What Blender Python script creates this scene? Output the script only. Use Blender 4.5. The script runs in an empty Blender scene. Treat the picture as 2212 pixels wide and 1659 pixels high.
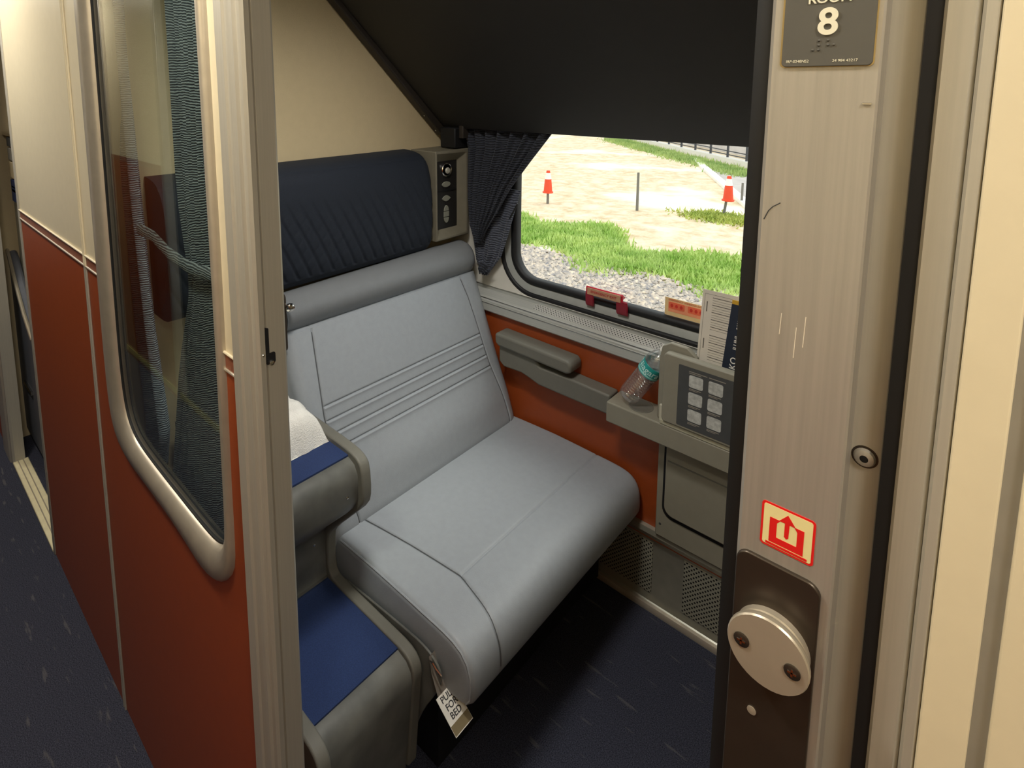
import bpy, bmesh, math, random
import numpy as np
from mathutils import Vector, Matrix
random.seed(4); np.random.seed(4)
S = bpy.context.scene
COL = S.collection

# ------------------------------------------------------------------ camera, world, lights, exposure
def srgb(r, g, b):
    f = lambda c: (c/12.92 if c <= .04045 else ((c+.055)/1.055)**2.4)
    return (f(r/255), f(g/255), f(b/255), 1.0)

FOC, CX, CY, W, H = 1247.0, 1000.0, 350.0, 2212.0, 1659.0
R = Matrix(((0.72964, 0.088245, -0.67811377), (0.68382864, -0.09700627, 0.72316539), (-0.00196556, -0.99136401, -0.13112411)))
xr, yd, zf = R @ Vector((1, 0, 0)), R @ Vector((0, 1, 0)), R @ Vector((0, 0, 1))
zf.normalize(); xr = (xr - zf*xr.dot(zf)).normalized(); yu = (-zf).cross(xr)
cam = bpy.data.cameras.new('camera'); co = bpy.data.objects.new('camera', cam); COL.objects.link(co)
mw = Matrix.Identity(4)
for i in range(3):
    mw[i][0], mw[i][1], mw[i][2] = xr[i], yu[i], -zf[i]
mw[0][3], mw[1][3], mw[2][3] = 0, 0, 1.5
co.matrix_world = mw
cam.sensor_width = 36; cam.lens = FOC/W*36
cam.shift_x = (W/2-CX)/W; cam.shift_y = -(H/2-CY)/W
cam.clip_start = .02; cam.clip_end = 500
S.camera = co

w = bpy.data.worlds.new('overcast_sky'); S.world = w; w.use_nodes = True
bg = w.node_tree.nodes['Background']; bg.inputs[0].default_value = (.93, .97, 1, 1); bg.inputs[1].default_value = 1.65
S.view_settings.view_transform = 'Standard'; S.view_settings.look = 'None'
S.view_settings.gamma = 1; S.view_settings.exposure = 0; S.view_settings.use_curve_mapping = False
sd = bpy.data.lights.new('sun', 'SUN'); so = bpy.data.objects.new('sun', sd); COL.objects.link(so)
sd.energy = 1.2; sd.angle = math.radians(40); sd.color = (1, .96, .9); so.rotation_euler = (math.radians(-28), math.radians(10), 0)

def area(name, loc, sx, sy, e, col, rot=(0, 0, 0)):
    l = bpy.data.lights.new(name, 'AREA'); l.shape = 'RECTANGLE'; l.size = sx; l.size_y = sy; l.energy = e; l.color = col
    o = bpy.data.objects.new(name, l); COL.objects.link(o); o.location = loc; o.rotation_euler = rot
    return o
WARM = (1, .945, .85)
area('corridor_lamp', (-.68, -.02, 2.06), .14, .16, 8.3, WARM)
area('corridor_lamp', (.45, -.02, 2.06), .3, .16, 8.0, WARM)
area('corridor_lamp', (-2.05, -.02, 2.06), .4, .16, 11.0, WARM)
area('corridor_lamp', (-3.6, -.02, 2.06), .4, .16, 8.0, WARM)
rl = area('room_lamp', (-.70, .60, 2.08), .34, .22, 6.0, (1, .97, .93))
rl.data.spread = math.radians(95)
rl.rotation_euler = (Vector((-1.06, 1.06, .55))-Vector((-.70, .60, 2.08))).to_track_quat('-Z', 'Y').to_euler()

# ------------------------------------------------------------------ materials
def newmat(name):
    m = bpy.data.materials.new(name); m.use_nodes = True
    return m, m.node_tree.nodes, m.node_tree.links, m.node_tree.nodes['Principled BSDF']

def mat(name, rgb, rough=.5, metal=0, var=.06, vscale=40, bump=0, bscale=300, stretch=(1, 1, 1), spec=.5, rgb2=None):
    m, N, L, b = newmat(name)
    c = srgb(*rgb)
    tc = N.new('ShaderNodeTexCoord'); mp = N.new('ShaderNodeMapping'); mp.inputs['Scale'].default_value = stretch
    L.new(tc.outputs['Object'], mp.inputs[0])
    nz = N.new('ShaderNodeTexNoise'); nz.inputs['Scale'].default_value = vscale; nz.inputs['Detail'].default_value = 4
    L.new(mp.outputs[0], nz.inputs['Vector'])
    cr = N.new('ShaderNodeValToRGB')
    lo = tuple(x*(1-var) for x in c[:3])+(1,); hi = tuple(min(1, x*(1+var)) for x in c[:3])+(1,)
    if rgb2: lo, hi = c, srgb(*rgb2)
    cr.color_ramp.elements[0].color = lo; cr.color_ramp.elements[1].color = hi
    cr.color_ramp.elements[0].position = .3; cr.color_ramp.elements[1].position = .7
    L.new(nz.outputs['Fac'], cr.inputs[0]); L.new(cr.outputs[0], b.inputs['Base Color'])
    b.inputs['Roughness'].default_value = rough; b.inputs['Metallic'].default_value = metal
    b.inputs['Specular IOR Level'].default_value = spec
    if bump:
        n2 = N.new('ShaderNodeTexNoise'); n2.inputs['Scale'].default_value = bscale; n2.inputs['Detail'].default_value = 3
        L.new(mp.outputs[0], n2.inputs['Vector'])
        bp = N.new('ShaderNodeBump'); bp.inputs['Strength'].default_value = bump; bp.inputs['Distance'].default_value = .002
        L.new(n2.outputs['Fac'], bp.inputs['Height']); L.new(bp.outputs[0], b.inputs['Normal'])
    return m

def emit(name, rgb, s):
    m, N, L, b = newmat(name)
    b.inputs['Base Color'].default_value = srgb(*rgb); b.inputs['Emission Color'].default_value = srgb(*rgb); b.inputs['Emission Strength'].default_value = s
    return m

def perforated(name, rgb, pitch, rad, rough=.45, metal=0):
    m, N, L, b = newmat(name)
    tc = N.new('ShaderNodeTexCoord'); mp = N.new('ShaderNodeMapping')
    mp.inputs['Rotation'].default_value = (0, 0, math.radians(45)); L.new(tc.outputs['UV'], mp.inputs[0])
    v = N.new('ShaderNodeTexVoronoi'); v.voronoi_dimensions = '2D'; v.inputs['Randomness'].default_value = 0; v.inputs['Scale'].default_value = 1/pitch
    L.new(mp.outputs[0], v.inputs['Vector'])
    lt = N.new('ShaderNodeMath'); lt.operation = 'LESS_THAN'; lt.inputs[1].default_value = rad/pitch
    L.new(v.outputs['Distance'], lt.inputs[0])
    mx = N.new('ShaderNodeMix'); mx.data_type = 'RGBA'; mx.inputs['A'].default_value = srgb(*rgb); mx.inputs['B'].default_value = (.004, .004, .004, 1)
    L.new(lt.outputs[0], mx.inputs['Factor']); L.new(mx.outputs['Result'], b.inputs['Base Color'])
    b.inputs['Roughness'].default_value = rough; b.inputs['Metallic'].default_value = metal
    return m

def thin_glass(name, tint=(.9, .94, .92), rough=.0, f=.035):
    m, N, L, b = newmat(name); N.remove(b)
    out = N['Material Output']; tr = N.new('ShaderNodeBsdfTransparent'); tr.inputs[0].default_value = (*tint, 1)
    gl = N.new('ShaderNodeBsdfGlossy'); gl.inputs['Roughness'].default_value = rough
    lw_ = N.new('ShaderNodeLayerWeight'); lw_.inputs[0].default_value = .5
    pw = N.new('ShaderNodeMath'); pw.operation = 'POWER'; pw.inputs[1].default_value = 4.5; L.new(lw_.outputs['Facing'], pw.inputs[0])
    ma = N.new('ShaderNodeMath'); ma.operation = 'MULTIPLY_ADD'; ma.inputs[1].default_value = .9; ma.inputs[2].default_value = f; L.new(pw.outputs[0], ma.inputs[0])
    mx = N.new('ShaderNodeMixShader')
    L.new(ma.outputs[0], mx.inputs[0]); L.new(tr.outputs[0], mx.inputs[1]); L.new(gl.outputs[0], mx.inputs[2]); L.new(mx.outputs[0], out.inputs[0])
    return m

def curtain_mat(name, rgb, rgb2, scale=90):
    m, N, L, b = newmat(name)
    tc = N.new('ShaderNodeTexCoord'); mp = N.new('ShaderNodeMapping'); mp.inputs['Scale'].default_value = (1, 1, 1)
    L.new(tc.outputs['Object'], mp.inputs[0])
    nz = N.new('ShaderNodeTexWave'); nz.wave_type = 'BANDS'; nz.bands_direction = 'Z'; nz.inputs['Scale'].default_value = scale*.55
    nz.inputs['Distortion'].default_value = 7; nz.inputs['Detail'].default_value = 3; nz.inputs['Detail Scale'].default_value = .55; nz.inputs['Detail Roughness'].default_value = .6
    L.new(mp.outputs[0], nz.inputs['Vector'])
    cr = N.new('ShaderNodeValToRGB'); cr.color_ramp.elements[0].color = srgb(*rgb); cr.color_ramp.elements[1].color = srgb(*rgb2)
    cr.color_ramp.elements[0].position = .15; cr.color_ramp.elements[1].position = .9
    L.new(nz.outputs['Fac'], cr.inputs[0]); L.new(cr.outputs[0], b.inputs['Base Color'])
    bp = N.new('ShaderNodeBump'); bp.inputs['Strength'].default_value = .6; bp.inputs['Distance'].default_value = .003
    L.new(nz.outputs['Fac'], bp.inputs['Height']); L.new(bp.outputs[0], b.inputs['Normal'])
    b.inputs['Roughness'].default_value = .75
    b.inputs['Sheen Weight'].default_value = .15
    return m

def carpet_mat(name):
    m, N, L, b = newmat(name)
    tc = N.new('ShaderNodeTexCoord')
    n1 = N.new('ShaderNodeTexNoise'); n1.inputs['Scale'].default_value = 420; n1.inputs['Detail'].default_value = 2
    L.new(tc.outputs['Object'], n1.inputs['Vector'])
    c1 = N.new('ShaderNodeValToRGB'); c1.color_ramp.elements[0].color = srgb(34, 35, 44); c1.color_ramp.elements[1].color = srgb(76, 78, 92)
    c1.color_ramp.elements[0].position = .3; c1.color_ramp.elements[1].position = .72
    L.new(n1.outputs['Fac'], c1.inputs[0])
    mp = N.new('ShaderNodeMapping'); mp.inputs['Scale'].default_value = (9, 55, 1); L.new(tc.outputs['Object'], mp.inputs[0])
    n2 = N.new('ShaderNodeTexNoise'); n2.inputs['Scale'].default_value = 1; n2.inputs['Detail'].default_value = 2; L.new(mp.outputs[0], n2.inputs['Vector'])
    c2 = N.new('ShaderNodeValToRGB'); c2.color_ramp.elements[0].position = .64; c2.color_ramp.elements[1].position = .70
    L.new(n2.outputs['Fac'], c2.inputs[0])
    sc = N.new('ShaderNodeMath'); sc.operation = 'MULTIPLY'; sc.inputs[1].default_value = .32; L.new(c2.outputs[0], sc.inputs[0])
    mx = N.new('ShaderNodeMix'); mx.data_type = 'RGBA'; mx.inputs['B'].default_value = srgb(118, 114, 110)
    L.new(sc.outputs[0], mx.inputs['Factor']); L.new(c1.outputs[0], mx.inputs['A']); L.new(mx.outputs['Result'], b.inputs['Base Color'])
    bp = N.new('ShaderNodeBump'); bp.inputs['Strength'].default_value = .5; bp.inputs['Distance'].default_value = .003
    L.new(n1.outputs['Fac'], bp.inputs['Height']); L.new(bp.outputs[0], b.inputs['Normal'])
    b.inputs['Roughness'].default_value = .95; b.inputs['Specular IOR Level'].default_value = .1
    return m

CREAM = mat('cream_laminate', (222, 210, 180), .38, var=.02)
CREAMW = mat('cream_textured_wall', (206, 188, 150), .6, var=.02, bump=.25, bscale=500)
RED = mat('rust_red_laminate', (150, 68, 27), .42, var=.04, bump=.08, bscale=900)
REDTR = mat('brown_rail', (140, 84, 62), .4)
ALU = mat('satin_aluminium_beige', (182, 177, 164), .42, .3, var=.04, vscale=8, stretch=(60, 60, 1))
STEEL = mat('brushed_steel', (180, 175, 166), .38, .5, var=.07, vscale=6, stretch=(60, 60, 1.2), bump=.06, bscale=30)
DSTEEL = mat('dark_latch_steel', (78, 70, 62), .35, .7)
SILVER = mat('silver_trim', (188, 178, 160), .36, .5)
CHROME = mat('chrome', (225, 222, 215), .15, 1)
BLACK = mat('black_rubber', (16, 16, 17), .6)
BLACKG = mat('black_gap', (9, 9, 12), .7)
VINYL = mat('grey_seat_vinyl', (155, 160, 164), .45, var=.03, vscale=60, bump=.10, bscale=420)
VINYLD = mat('grey_bolster_vinyl', (125, 127, 128), .5, var=.03, bump=.1, bscale=420)
NAVY = mat('navy_headrest_fabric', (19, 27, 39), .8, var=.18, vscale=300, bump=.3, bscale=700)
BERTH = mat('dark_berth_shell', (42, 40, 37), .6, var=.04, bump=.12, bscale=600)
BERTHR = mat('dark_berth_rim', (50, 44, 38), .5)
GPLAS = mat('warm_grey_plastic', (142, 138, 122), .5, var=.03, bump=.1, bscale=500)
GPLAS2 = mat('grey_armrest_plastic', (112, 110, 100), .55, var=.03, bump=.15, bscale=500)
STEPG = mat('scuffed_step_grey', (88, 88, 83), .42, var=.25, vscale=14, rgb2=(118, 118, 111))
BLUE = mat('blue_step_carpet', (36, 54, 96), .95, var=.2, vscale=500, bump=.4, bscale=700)
WHITEP = mat('white_window_mask', (222, 218, 206), .5, var=.02)
FRAMEG = mat('grey_window_frame', (160, 162, 156), .4)
SILLM = mat('sill_aluminium', (192, 193, 186), .35, .25, vscale=6, stretch=(1, 60, 60))
TOWELM = mat('white_terry', (245, 242, 232), .95, var=.03, bump=.8, bscale=350)
REDP = mat('red_plastic', (196, 30, 52), .35)
WHITE = mat('white_print', (235, 232, 222), .6)
INK = mat('dark_ink', (60, 60, 60), .7)
LINE = mat('grey_print', (150, 144, 132), .7)
SIGNG = mat('sign_grey', (86, 84, 78), .55, var=.03)
SIGNW = mat('sign_raised_cream', (232, 228, 206), .5)
SIGNE = mat('sign_tan_edge', (176, 152, 96), .5)
GLOWP = mat('cream_glow_sticker', (236, 222, 160), .5, var=.01)
REDINK = mat('red_ink', (222, 28, 26), .5, var=.02)
PAPER = mat('paper', (226, 218, 202), .8, var=.02)
NAVYP = mat('brochure_navy', (34, 44, 60), .55)
YEL = mat('brochure_yellow', (214, 168, 52), .55)
STRIP = mat('luminous_strip', (206, 204, 120), .5)
PLAC = mat('placard_grey', (74, 76, 76), .5)
TILE = mat('placard_tile', (188, 190, 184), .5, var=.25, vscale=120)
CAR = carpet_mat('dark_streaked_carpet')
GLASS = thin_glass('corridor_glass', (.86, .90, .88))
GLASSW = thin_glass('outer_glass', (.96, .98, .97))
CURT = curtain_mat('blue_grey_curtain', (66, 74, 84), (176, 186, 192), 120)
CURTD = curtain_mat('dark_window_curtain', (15, 17, 25), (50, 54, 66), 70)
CEIL = mat('ceiling_panel', (214, 204, 180), .6, var=.02)
PERF = perforated('perforated_sill', (192, 191, 184), .0068, .0016)
PERFH = perforated('perforated_heater', (170, 168, 150), .0092, .0026, .4, .3)

# ------------------------------------------------------------------ mesh helpers
class MB:
    def __init__(self): self.v = []; self.f = []; self.uv = None
    def add(self, V, F):
        n = len(self.v); self.v += [tuple(map(float, p)) for p in V]; self.f += [tuple(i+n for i in f) for f in F]; return self
    def box(self, x0, x1, y0, y1, z0, z1):
        V = [(x, y, z) for x in (x0, x1) for y in (y0, y1) for z in (z0, z1)]
        return self.add(V, [(0, 1, 3, 2), (4, 6, 7, 5), (0, 4, 5, 1), (2, 3, 7, 6), (0, 2, 6, 4), (1, 5, 7, 3)])
    def prism(self, axis, poly, a, b):
        n = len(poly)
        def P(p, t):
            return {'x': (t, p[0], p[1]), 'y': (p[0], t, p[1]), 'z': (p[0], p[1], t)}[axis]
        V = [P(p, a) for p in poly]+[P(p, b) for p in poly]
        F = [tuple(range(n))[::-1], tuple(range(n, 2*n))]+[(i, (i+1) % n, n+(i+1) % n, n+i) for i in range(n)]
        return self.add(V, F)
    def grid(self, P, close_u=False, close_v=False):
        nu, nv = len(P), len(P[0]); V = [p for r in P for p in r]; F = []
        for i in range(nu-(0 if close_u else 1)):
            for j in range(nv-(0 if close_v else 1)):
                F.append((i*nv+j, ((i+1) % nu)*nv+j, ((i+1) % nu)*nv+(j+1) % nv, i*nv+(j+1) % nv))
        return self.add(V, F)
    def loft(self, secs, caps=True):
        n = len(secs[0]); k = len(self.v); self.grid(secs, close_v=True)
        if caps:
            self.f.append(tuple(k+i for i in range(n))); m = k+(len(secs)-1)*n; self.f.append(tuple(m+i for i in range(n))[::-1])
        return self
    def tube(self, path, r, n=8, flat=1.0):
        path = [Vector(p) for p in path]; secs = []
        up = Vector((0, 0, 1)); prev = None
        for i, p in enumerate(path):
            t = (path[min(i+1, len(path)-1)]-path[max(i-1, 0)]).normalized()
            a = prev if prev is not None else (up if abs(t.z) < .9 else Vector((1, 0, 0)))
            u = (a-t*a.dot(t)).normalized(); prev = u; q = t.cross(u)
            rr = r[i] if isinstance(r, (list, tuple)) else r
            secs.append([p+u*rr*math.cos(2*math.pi*k/n)+q*rr*flat*math.sin(2*math.pi*k/n) for k in range(n)])
        return self.loft(secs)
    def lathe(self, prof, base, axis=(0, 0, 1), n=32, caps=True):
        ax = Vector(axis).normalized(); a = Vector((1, 0, 0)) if abs(ax.x) < .8 else Vector((0, 1, 0))
        u = (a-ax*a.dot(ax)).normalized(); q = ax.cross(u); b = Vector(base)
        secs = [[b+ax*h+u*(r*math.cos(2*math.pi*k/n))+q*(r*math.sin(2*math.pi*k/n)) for k in range(n)] for r, h in prof]
        return self.loft(secs, caps)
    def build(self, name, m, parent=None, bevel=0, seg=2, ang=35, smooth=True, sub=0):
        V = np.array(self.v)
        if parent is not None: org = Vector(wl(parent))
        else: org = Vector(((V[:, 0].min()+V[:, 0].max())/2, (V[:, 1].min()+V[:, 1].max())/2, V[:, 2].min()))
        me = bpy.data.meshes.new(name); me.from_pydata((V-np.array(org)).tolist(), [], self.f)
        bm = bmesh.new(); bm.from_mesh(me); bmesh.ops.recalc_face_normals(bm, faces=bm.faces); bm.to_mesh(me); bm.free()
        me.materials.append(m)
        if self.uv is not None:
            ul = me.uv_layers.new(name='UVMap')
            for li, l in enumerate(me.loops):
                p = Vector(me.vertices[l.vertex_index].co)+org
                ul.data[li].uv = (p[self.uv[0]], p[self.uv[1]])
        if smooth:
            me.shade_smooth(); me.set_sharp_from_angle(angle=math.radians(ang))
        o = bpy.data.objects.new(name, me); COL.objects.link(o)
        if parent is not None: o.parent = parent
        else: o.location = org
        if bevel:
            b = o.modifiers.new('bevel', 'BEVEL'); b.width = bevel; b.segments = seg; b.limit_method = 'ANGLE'; b.angle_limit = math.radians(40)
            b.harden_normals = False
        if sub:
            s = o.modifiers.new('sub', 'SUBSURF'); s.levels = sub; s.render_levels = sub
        return o

def wl(o):
    v = Vector(o.location)
    return v+wl(o.parent) if o.parent else v
def tag(o, label, cat, group=None, kind=None):
    if label: o['label'] = label
    if cat: o['category'] = cat
    if group: o['group'] = group
    if kind: o['kind'] = kind
    return o
def thing(name, loc, label, cat, group=None):
    o = bpy.data.objects.new(name, None); COL.objects.link(o); o.location = loc; o.empty_display_size = .05
    return tag(o, label, cat, group)
def struct(o): o['kind'] = 'structure'; return o
def sroot(name, loc):
    o = bpy.data.objects.new(name, None); COL.objects.link(o); o.location = loc; o['kind'] = 'structure'; return o
def rrect(x0, x1, z0, z1, r, n=6):
    P = []
    for cx, cz, a in ((x1-r, z1-r, 0), (x0+r, z1-r, 90), (x0+r, z0+r, 180), (x1-r, z0+r, 270)):
        for k in range(n+1):
            t = math.radians(a+90*k/n); P.append((cx+r*math.cos(t), cz+r*math.sin(t)))
    return P
def ell(cx, cz, rx, rz, n=24):
    return [(cx+rx*math.cos(2*math.pi*k/n), cz+rz*math.sin(2*math.pi*k/n)) for k in range(n)]
def resample(P, n, closed=True):
    P = np.array(P, float); Q = np.vstack([P, P[:1]]) if closed else P
    d = np.r_[0, np.cumsum(np.linalg.norm(np.diff(Q, axis=0), axis=1))]
    t = np.linspace(0, d[-1], n, endpoint=not closed)
    return np.c_[np.interp(t, d, Q[:, 0]), np.interp(t, d, Q[:, 1])]
def smoothpoly(P, it=2):
    P = [np.array(p, float) for p in P]
    for _ in range(it):
        Q = []
        for i in range(len(P)):
            a, b = P[i], P[(i+1) % len(P)]; Q += [a*.75+b*.25, a*.25+b*.75]
        P = Q
    return [tuple(p) for p in P]
def text(s, name, m, origin, ux, uy, size, parent, depth=.0004, align='CENTER', bold=0, post=None):
    c = bpy.data.curves.new('t', 'FONT'); c.body = s; c.size = size; c.extrude = depth; c.align_x = align; c.align_y = 'CENTER'; c.offset = bold
    t = bpy.data.objects.new('t', c); COL.objects.link(t); bpy.context.view_layer.update()
    me = bpy.data.meshes.new_from_object(t.evaluated_get(bpy.context.evaluated_depsgraph_get()))
    bpy.data.objects.remove(t); bpy.data.curves.remove(c)
    ux, uy, o = Vector(ux).normalized(), Vector(uy).normalized(), Vector(origin); uz = ux.cross(uy)
    org = wl(parent)
    for v in me.vertices:
        p = o+ux*v.co.x+uy*v.co.y+uz*v.co.z
        if post: p = post(v.co)
        v.co = p-org
    me.materials.clear(); me.materials.append(m); me.name = name
    ob = bpy.data.objects.new(name, me); COL.objects.link(ob); ob.parent = parent
    return ob
XZ = ((1, 0, 0), (0, 0, 1))

# ------------------------------------------------------------------ room shell
struct(MB().box(-6.5, 2.2, -.72, 1.52, -.05, 0).build('floor', CAR, smooth=False))
struct(MB().box(-6.5, 2.2, -.72, .42, 2.10, 2.16).build('ceiling', CEIL, smooth=False))
struct(MB().box(-1.5, .62, .42, 1.6, 2.14, 2.2).build('ceiling', CEIL, smooth=False))

XJ, XE = -1.436, -.712      # joint between the wall panels, end of panel at the door post
YW = .327
outer = [(-1.30, 1.97), (-1.316, 1.95), (-1.320, 1.90), (-1.325, 1.5), (-1.329, 1.11), (-1.331, .913), (-1.3225, .818), (-1.292, .772), (-1.225, .752), (-1.107, .7515), (-.98, .7475), (-.885, .731), (-.8376, .735), (-.8031, .753), (-.778, .778), (-.764, .8065), (-.7625, .86), (-.762, .95), (-.754, 1.18), (-.7525, 1.5), (-.752, 1.90), (-.755, 1.95), (-.77, 1.97)]
inner = [(-1.235, 1.925), (-1.252, 1.91), (-1.256, 1.87), (-1.262, 1.5), (-1.268, 1.12), (-1.2705, .974), (-1.265, .879), (-1.246, .826), (-1.195, .800), (-1.0555, .795), (-.936, .7925), (-.86, .790), (-.817, .797), (-.7918, .816), (-.7815, .8415), (-.7755, .94), (-.7745, 1.13), (-.7755, 1.5), (-.776, 1.87), (-.78, 1.91), (-.79, 1.925)]
def xat(P, z):
    for a, b in zip(P, P[1:]):
        if (a[1]-z)*(b[1]-z) <= 0 and a[1] != b[1]: return a[0]+(b[0]-a[0])*(z-a[1])/(b[1]-a[1])
ins = [(x+(.008 if x < -1.1 else -.008), z+.008) for x, z in outer]      # hole a little inside the trim
def split(P, z, low):
    xl = xat(P[:9], z); xr_ = xat(P[::-1][:9], z)
    return [(xl, z)]+[p for p in P if p[1] < z]+[(xr_, z)]
wc = sroot('wall_corridor', (-1.5, YW, 0))
zr0, zr1 = 1.112, 1.137
lowpoly = [(XJ+.004, 0)]+[(XE, 0), (XE, zr0)]+split(ins, zr0, 1)[::-1]+[(XJ+.004, zr0)]
upl = split(ins, zr1, 0)
hi = [(XJ+.004, zr1), (xat(ins[:9], zr1), zr1)]+[(ins[2][0], 1.955), (ins[-3][0], 1.955), (xat(ins[::-1][:9], zr1), zr1), (XE, zr1), (XE, 2.1), (XJ+.004, 2.1)]
MB().prism('y', lowpoly, YW, .347).build('lower_panel', RED, wc, smooth=False)
MB().prism('y', hi, YW, .347).build('upper_panel', CREAM, wc, smooth=False)
for a, b in ((XJ+.004, xat(ins[:9], 1.125)), (xat(ins[::-1][:9], 1.125), XE)):
    MB().box(a, b, YW-.001, .345, zr0, zr1).build('chair_rail', REDTR, wc)
    MB().tube([(a, YW-.002, zr0), (b, YW-.002, zr0)], .0022, 8).build('rail_bead', SILVER, wc)
    MB().tube([(a, YW-.002, zr1), (b, YW-.002, zr1)], .0022, 8).build('rail_bead', CREAM, wc)
# left panel (up to the next room's doorway)
XL = -2.115
MB().box(XL, XJ-.004, YW, .347, 0, zr0).build('lower_panel', RED, wc, smooth=False)
MB().box(XL, XJ-.004, YW, .347, zr1, 2.1).build('upper_panel', CREAM, wc, smooth=False)
MB().box(XL, XJ-.004, YW-.001, .345, zr0, zr1).build('chair_rail', REDTR, wc)
MB().tube([(XL, YW-.002, zr0), (XJ, YW-.002, zr0)], .0022, 8).build('rail_bead', SILVER, wc)
MB().tube([(XL, YW-.002, zr1), (XJ, YW-.002, zr1)], .0022, 8).build('rail_bead', CREAM, wc)
for z0, z1, m in ((0, zr0, RED), (zr0, 2.1, CREAM)):
    MB().tube([(XJ-.005, YW-.001, z0), (XJ-.005, YW-.001, z1)], .003, 8).tube([(XJ+.005, YW-.001, z0), (XJ+.005, YW-.001, z1)], .003, 8).build('panel_joint', ALU if m is RED else CREAM, wc)
MB().box(XL-.014, XL+.004, YW-.004, .39, 0, 2.1).build('end_trim', ALU, wc, bevel=.003)

# window in the corridor wall
w1 = sroot('window_1', (-1.05, YW, .75))
N_ = 160
A = resample(smoothpoly(outer, 2), N_); B = resample(smoothpoly(inner, 2), N_)
def start(P):                                    # start both outlines at the top left corner
    i = int(np.argmin((P[:, 0]+1.33)**2+(P[:, 1]-1.97)**2)); return np.roll(P, -i, axis=0)
A, B = start(A), start(B)
# pair by nearest points so that the ring stays even
Bp = np.array([B[np.argmin(((B-a)**2).sum(1))] for a in A])
for _ in range(6): Bp = (np.roll(Bp, 1, 0)+Bp*2+np.roll(Bp, -1, 0))/4
ring = []
for t, y in ((0, YW+.012), (0, YW-.004), (.12, YW-.009), (.55, YW-.010), (.85, YW-.006), (1, YW+.002), (1, YW+.02)):
    P = A*(1-t)+Bp*t; ring.append([(p[0], y, p[1]) for p in P])
MB().grid(ring, close_v=True).build('frame', SILVER, w1, ang=60)
Gs = A*.35+Bp*.65
MB().prism('y', [tuple(p) for p in Gs], YW+.006, YW+.010).build('glass', GLASS, w1, smooth=False)
MB().grid([[(p[0], YW+.004, p[1]) for p in A*.05+Bp*.95], [(p[0], YW+.004, p[1]) for p in A*-.06+Bp*1.06], [(p[0], YW+.02, p[1]) for p in A*-.06+Bp*1.06]], close_v=True).build('gasket', BLACK, w1)

# left door post : extruded profile with steps
def post(name, P, z0, z1, m): return struct(MB().prism('z', P, z0, z1).build(name, m, ang=25))
post('trim_1', [(-.716, .322), (-.712, .317), (-.690, .316), (-.688, .319), (-.669, .319), (-.667, .323), (-.658, .323), (-.655, .327), (-.655, .3335), (-.6585, .335), (-.655, .3365), (-.655, .3600), (-.657, .3630), (-.68, .366), (-.716, .39)], 0, 2.1, ALU)
sl = sroot('trim_2', (-.655, .343, 1.17))
MB().prism('x', rrect(.3335, .3385, 1.157, 1.198, .0024), -.66, -.6545).prism('x', rrect(.3335, .3465, 1.149, 1.164, .003), -.66, -.6544).build('strike_slot', BLACKG, sl)
MB().lathe([(.0001, .0035), (.0028, .003), (.0036, 0)], (-.6546, .3405, 1.151), (1, 0, 0), 14).build('screw', CHROME, sl)
MB().lathe([(.0001, .001), (.0014, .0008), (.0018, 0)], (-.655, .3305, 1.163), (1, 0, 0), 10).build('rivet', CHROME, sl)

# wall at the seat's back, wall opposite it, outer wall
struct(MB().box(-1.50, -1.45, .39, 1.52, 0, 2.14).build('wall_end', CREAMW, smooth=False))
struct(MB().box(.57, .62, .39, 1.52, 0, 2.14).build('wall_front', CREAMW, smooth=False))
wo = sroot('wall_outer', (-.5, 1.48, 0))
MB().box(-1.45, .57, 1.45, 1.475, .22, .735).build('lower_panel', RED, wo, smooth=False)
WX0, WX1, WZ0, WZ1 = -1.150, .02, .872, 1.62
Dw = .052
MB().box(-1.5, .62, 1.492, 1.53, 0, WZ0-Dw).box(-1.5, WX0-Dw, 1.492, 1.53, WZ0-Dw, 2.2).box(WX1+Dw, .62, 1.492, 1.53, WZ0-Dw, 2.2).box(WX0-Dw, WX1+Dw, 1.492, 1.53, WZ1+Dw, 2.2).build('shell', CREAMW, wo, smooth=False)

w2 = sroot('window_2', (-.55, 1.48, WZ0))
def wring(d, r): return rrect(WX0-d, WX1+d, WZ0-d, WZ1+d, r, 10)
def ringmesh(specs): return MB().grid([[(p[0], y, p[1]) for p in wring(d, r)] for d, r, y in specs], close_v=True)
ringmesh([(.003, .080, 1.515), (.0, .08, 1.492), (.004, .083, 1.483), (.012, .09, 1.480), (.021, .097, 1.484), (.024, .1, 1.492)]).build('gasket', BLACK, w2, ang=60)
ringmesh([(.020, .10, 1.490), (.024, .103, 1.486), (.046, .122, 1.482), (.048, .123, 1.490)]).build('frame', FRAMEG, w2)
ringmesh([(.046, .122, 1.486), (.048, .123, 1.477), (.054, .128, 1.475), (.060, .132, 1.477), (.061, .133, 1.486)]).build('outer_gasket', BLACK, w2, ang=60)
MB().prism('y', wring(.002, .08), 1.500, 1.505).build('glass', GLASSW, w2, smooth=False)
# cream mask round the window (ring with straight outer edge)
ro = wring(.0595, .132)
ro2 = [(max(-1.44, min(.45, x+(x-(WX0+WX1)/2)*.6)), max(.806, min(1.8, z))) for x, z in ro]
MB().grid([[(p[0], 1.482, p[1]) for p in ro], [(p[0], 1.474, p[1]) for p in ro], [(p[0]*.55+q[0]*.45, 1.470, p[1]*.4+q[1]*.6) for p, q in zip(ro, ro2)], [(q[0], 1.472, q[1]) for q in ro2]], close_v=True).build('mask', WHITEP, w2, ang=60)

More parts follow.
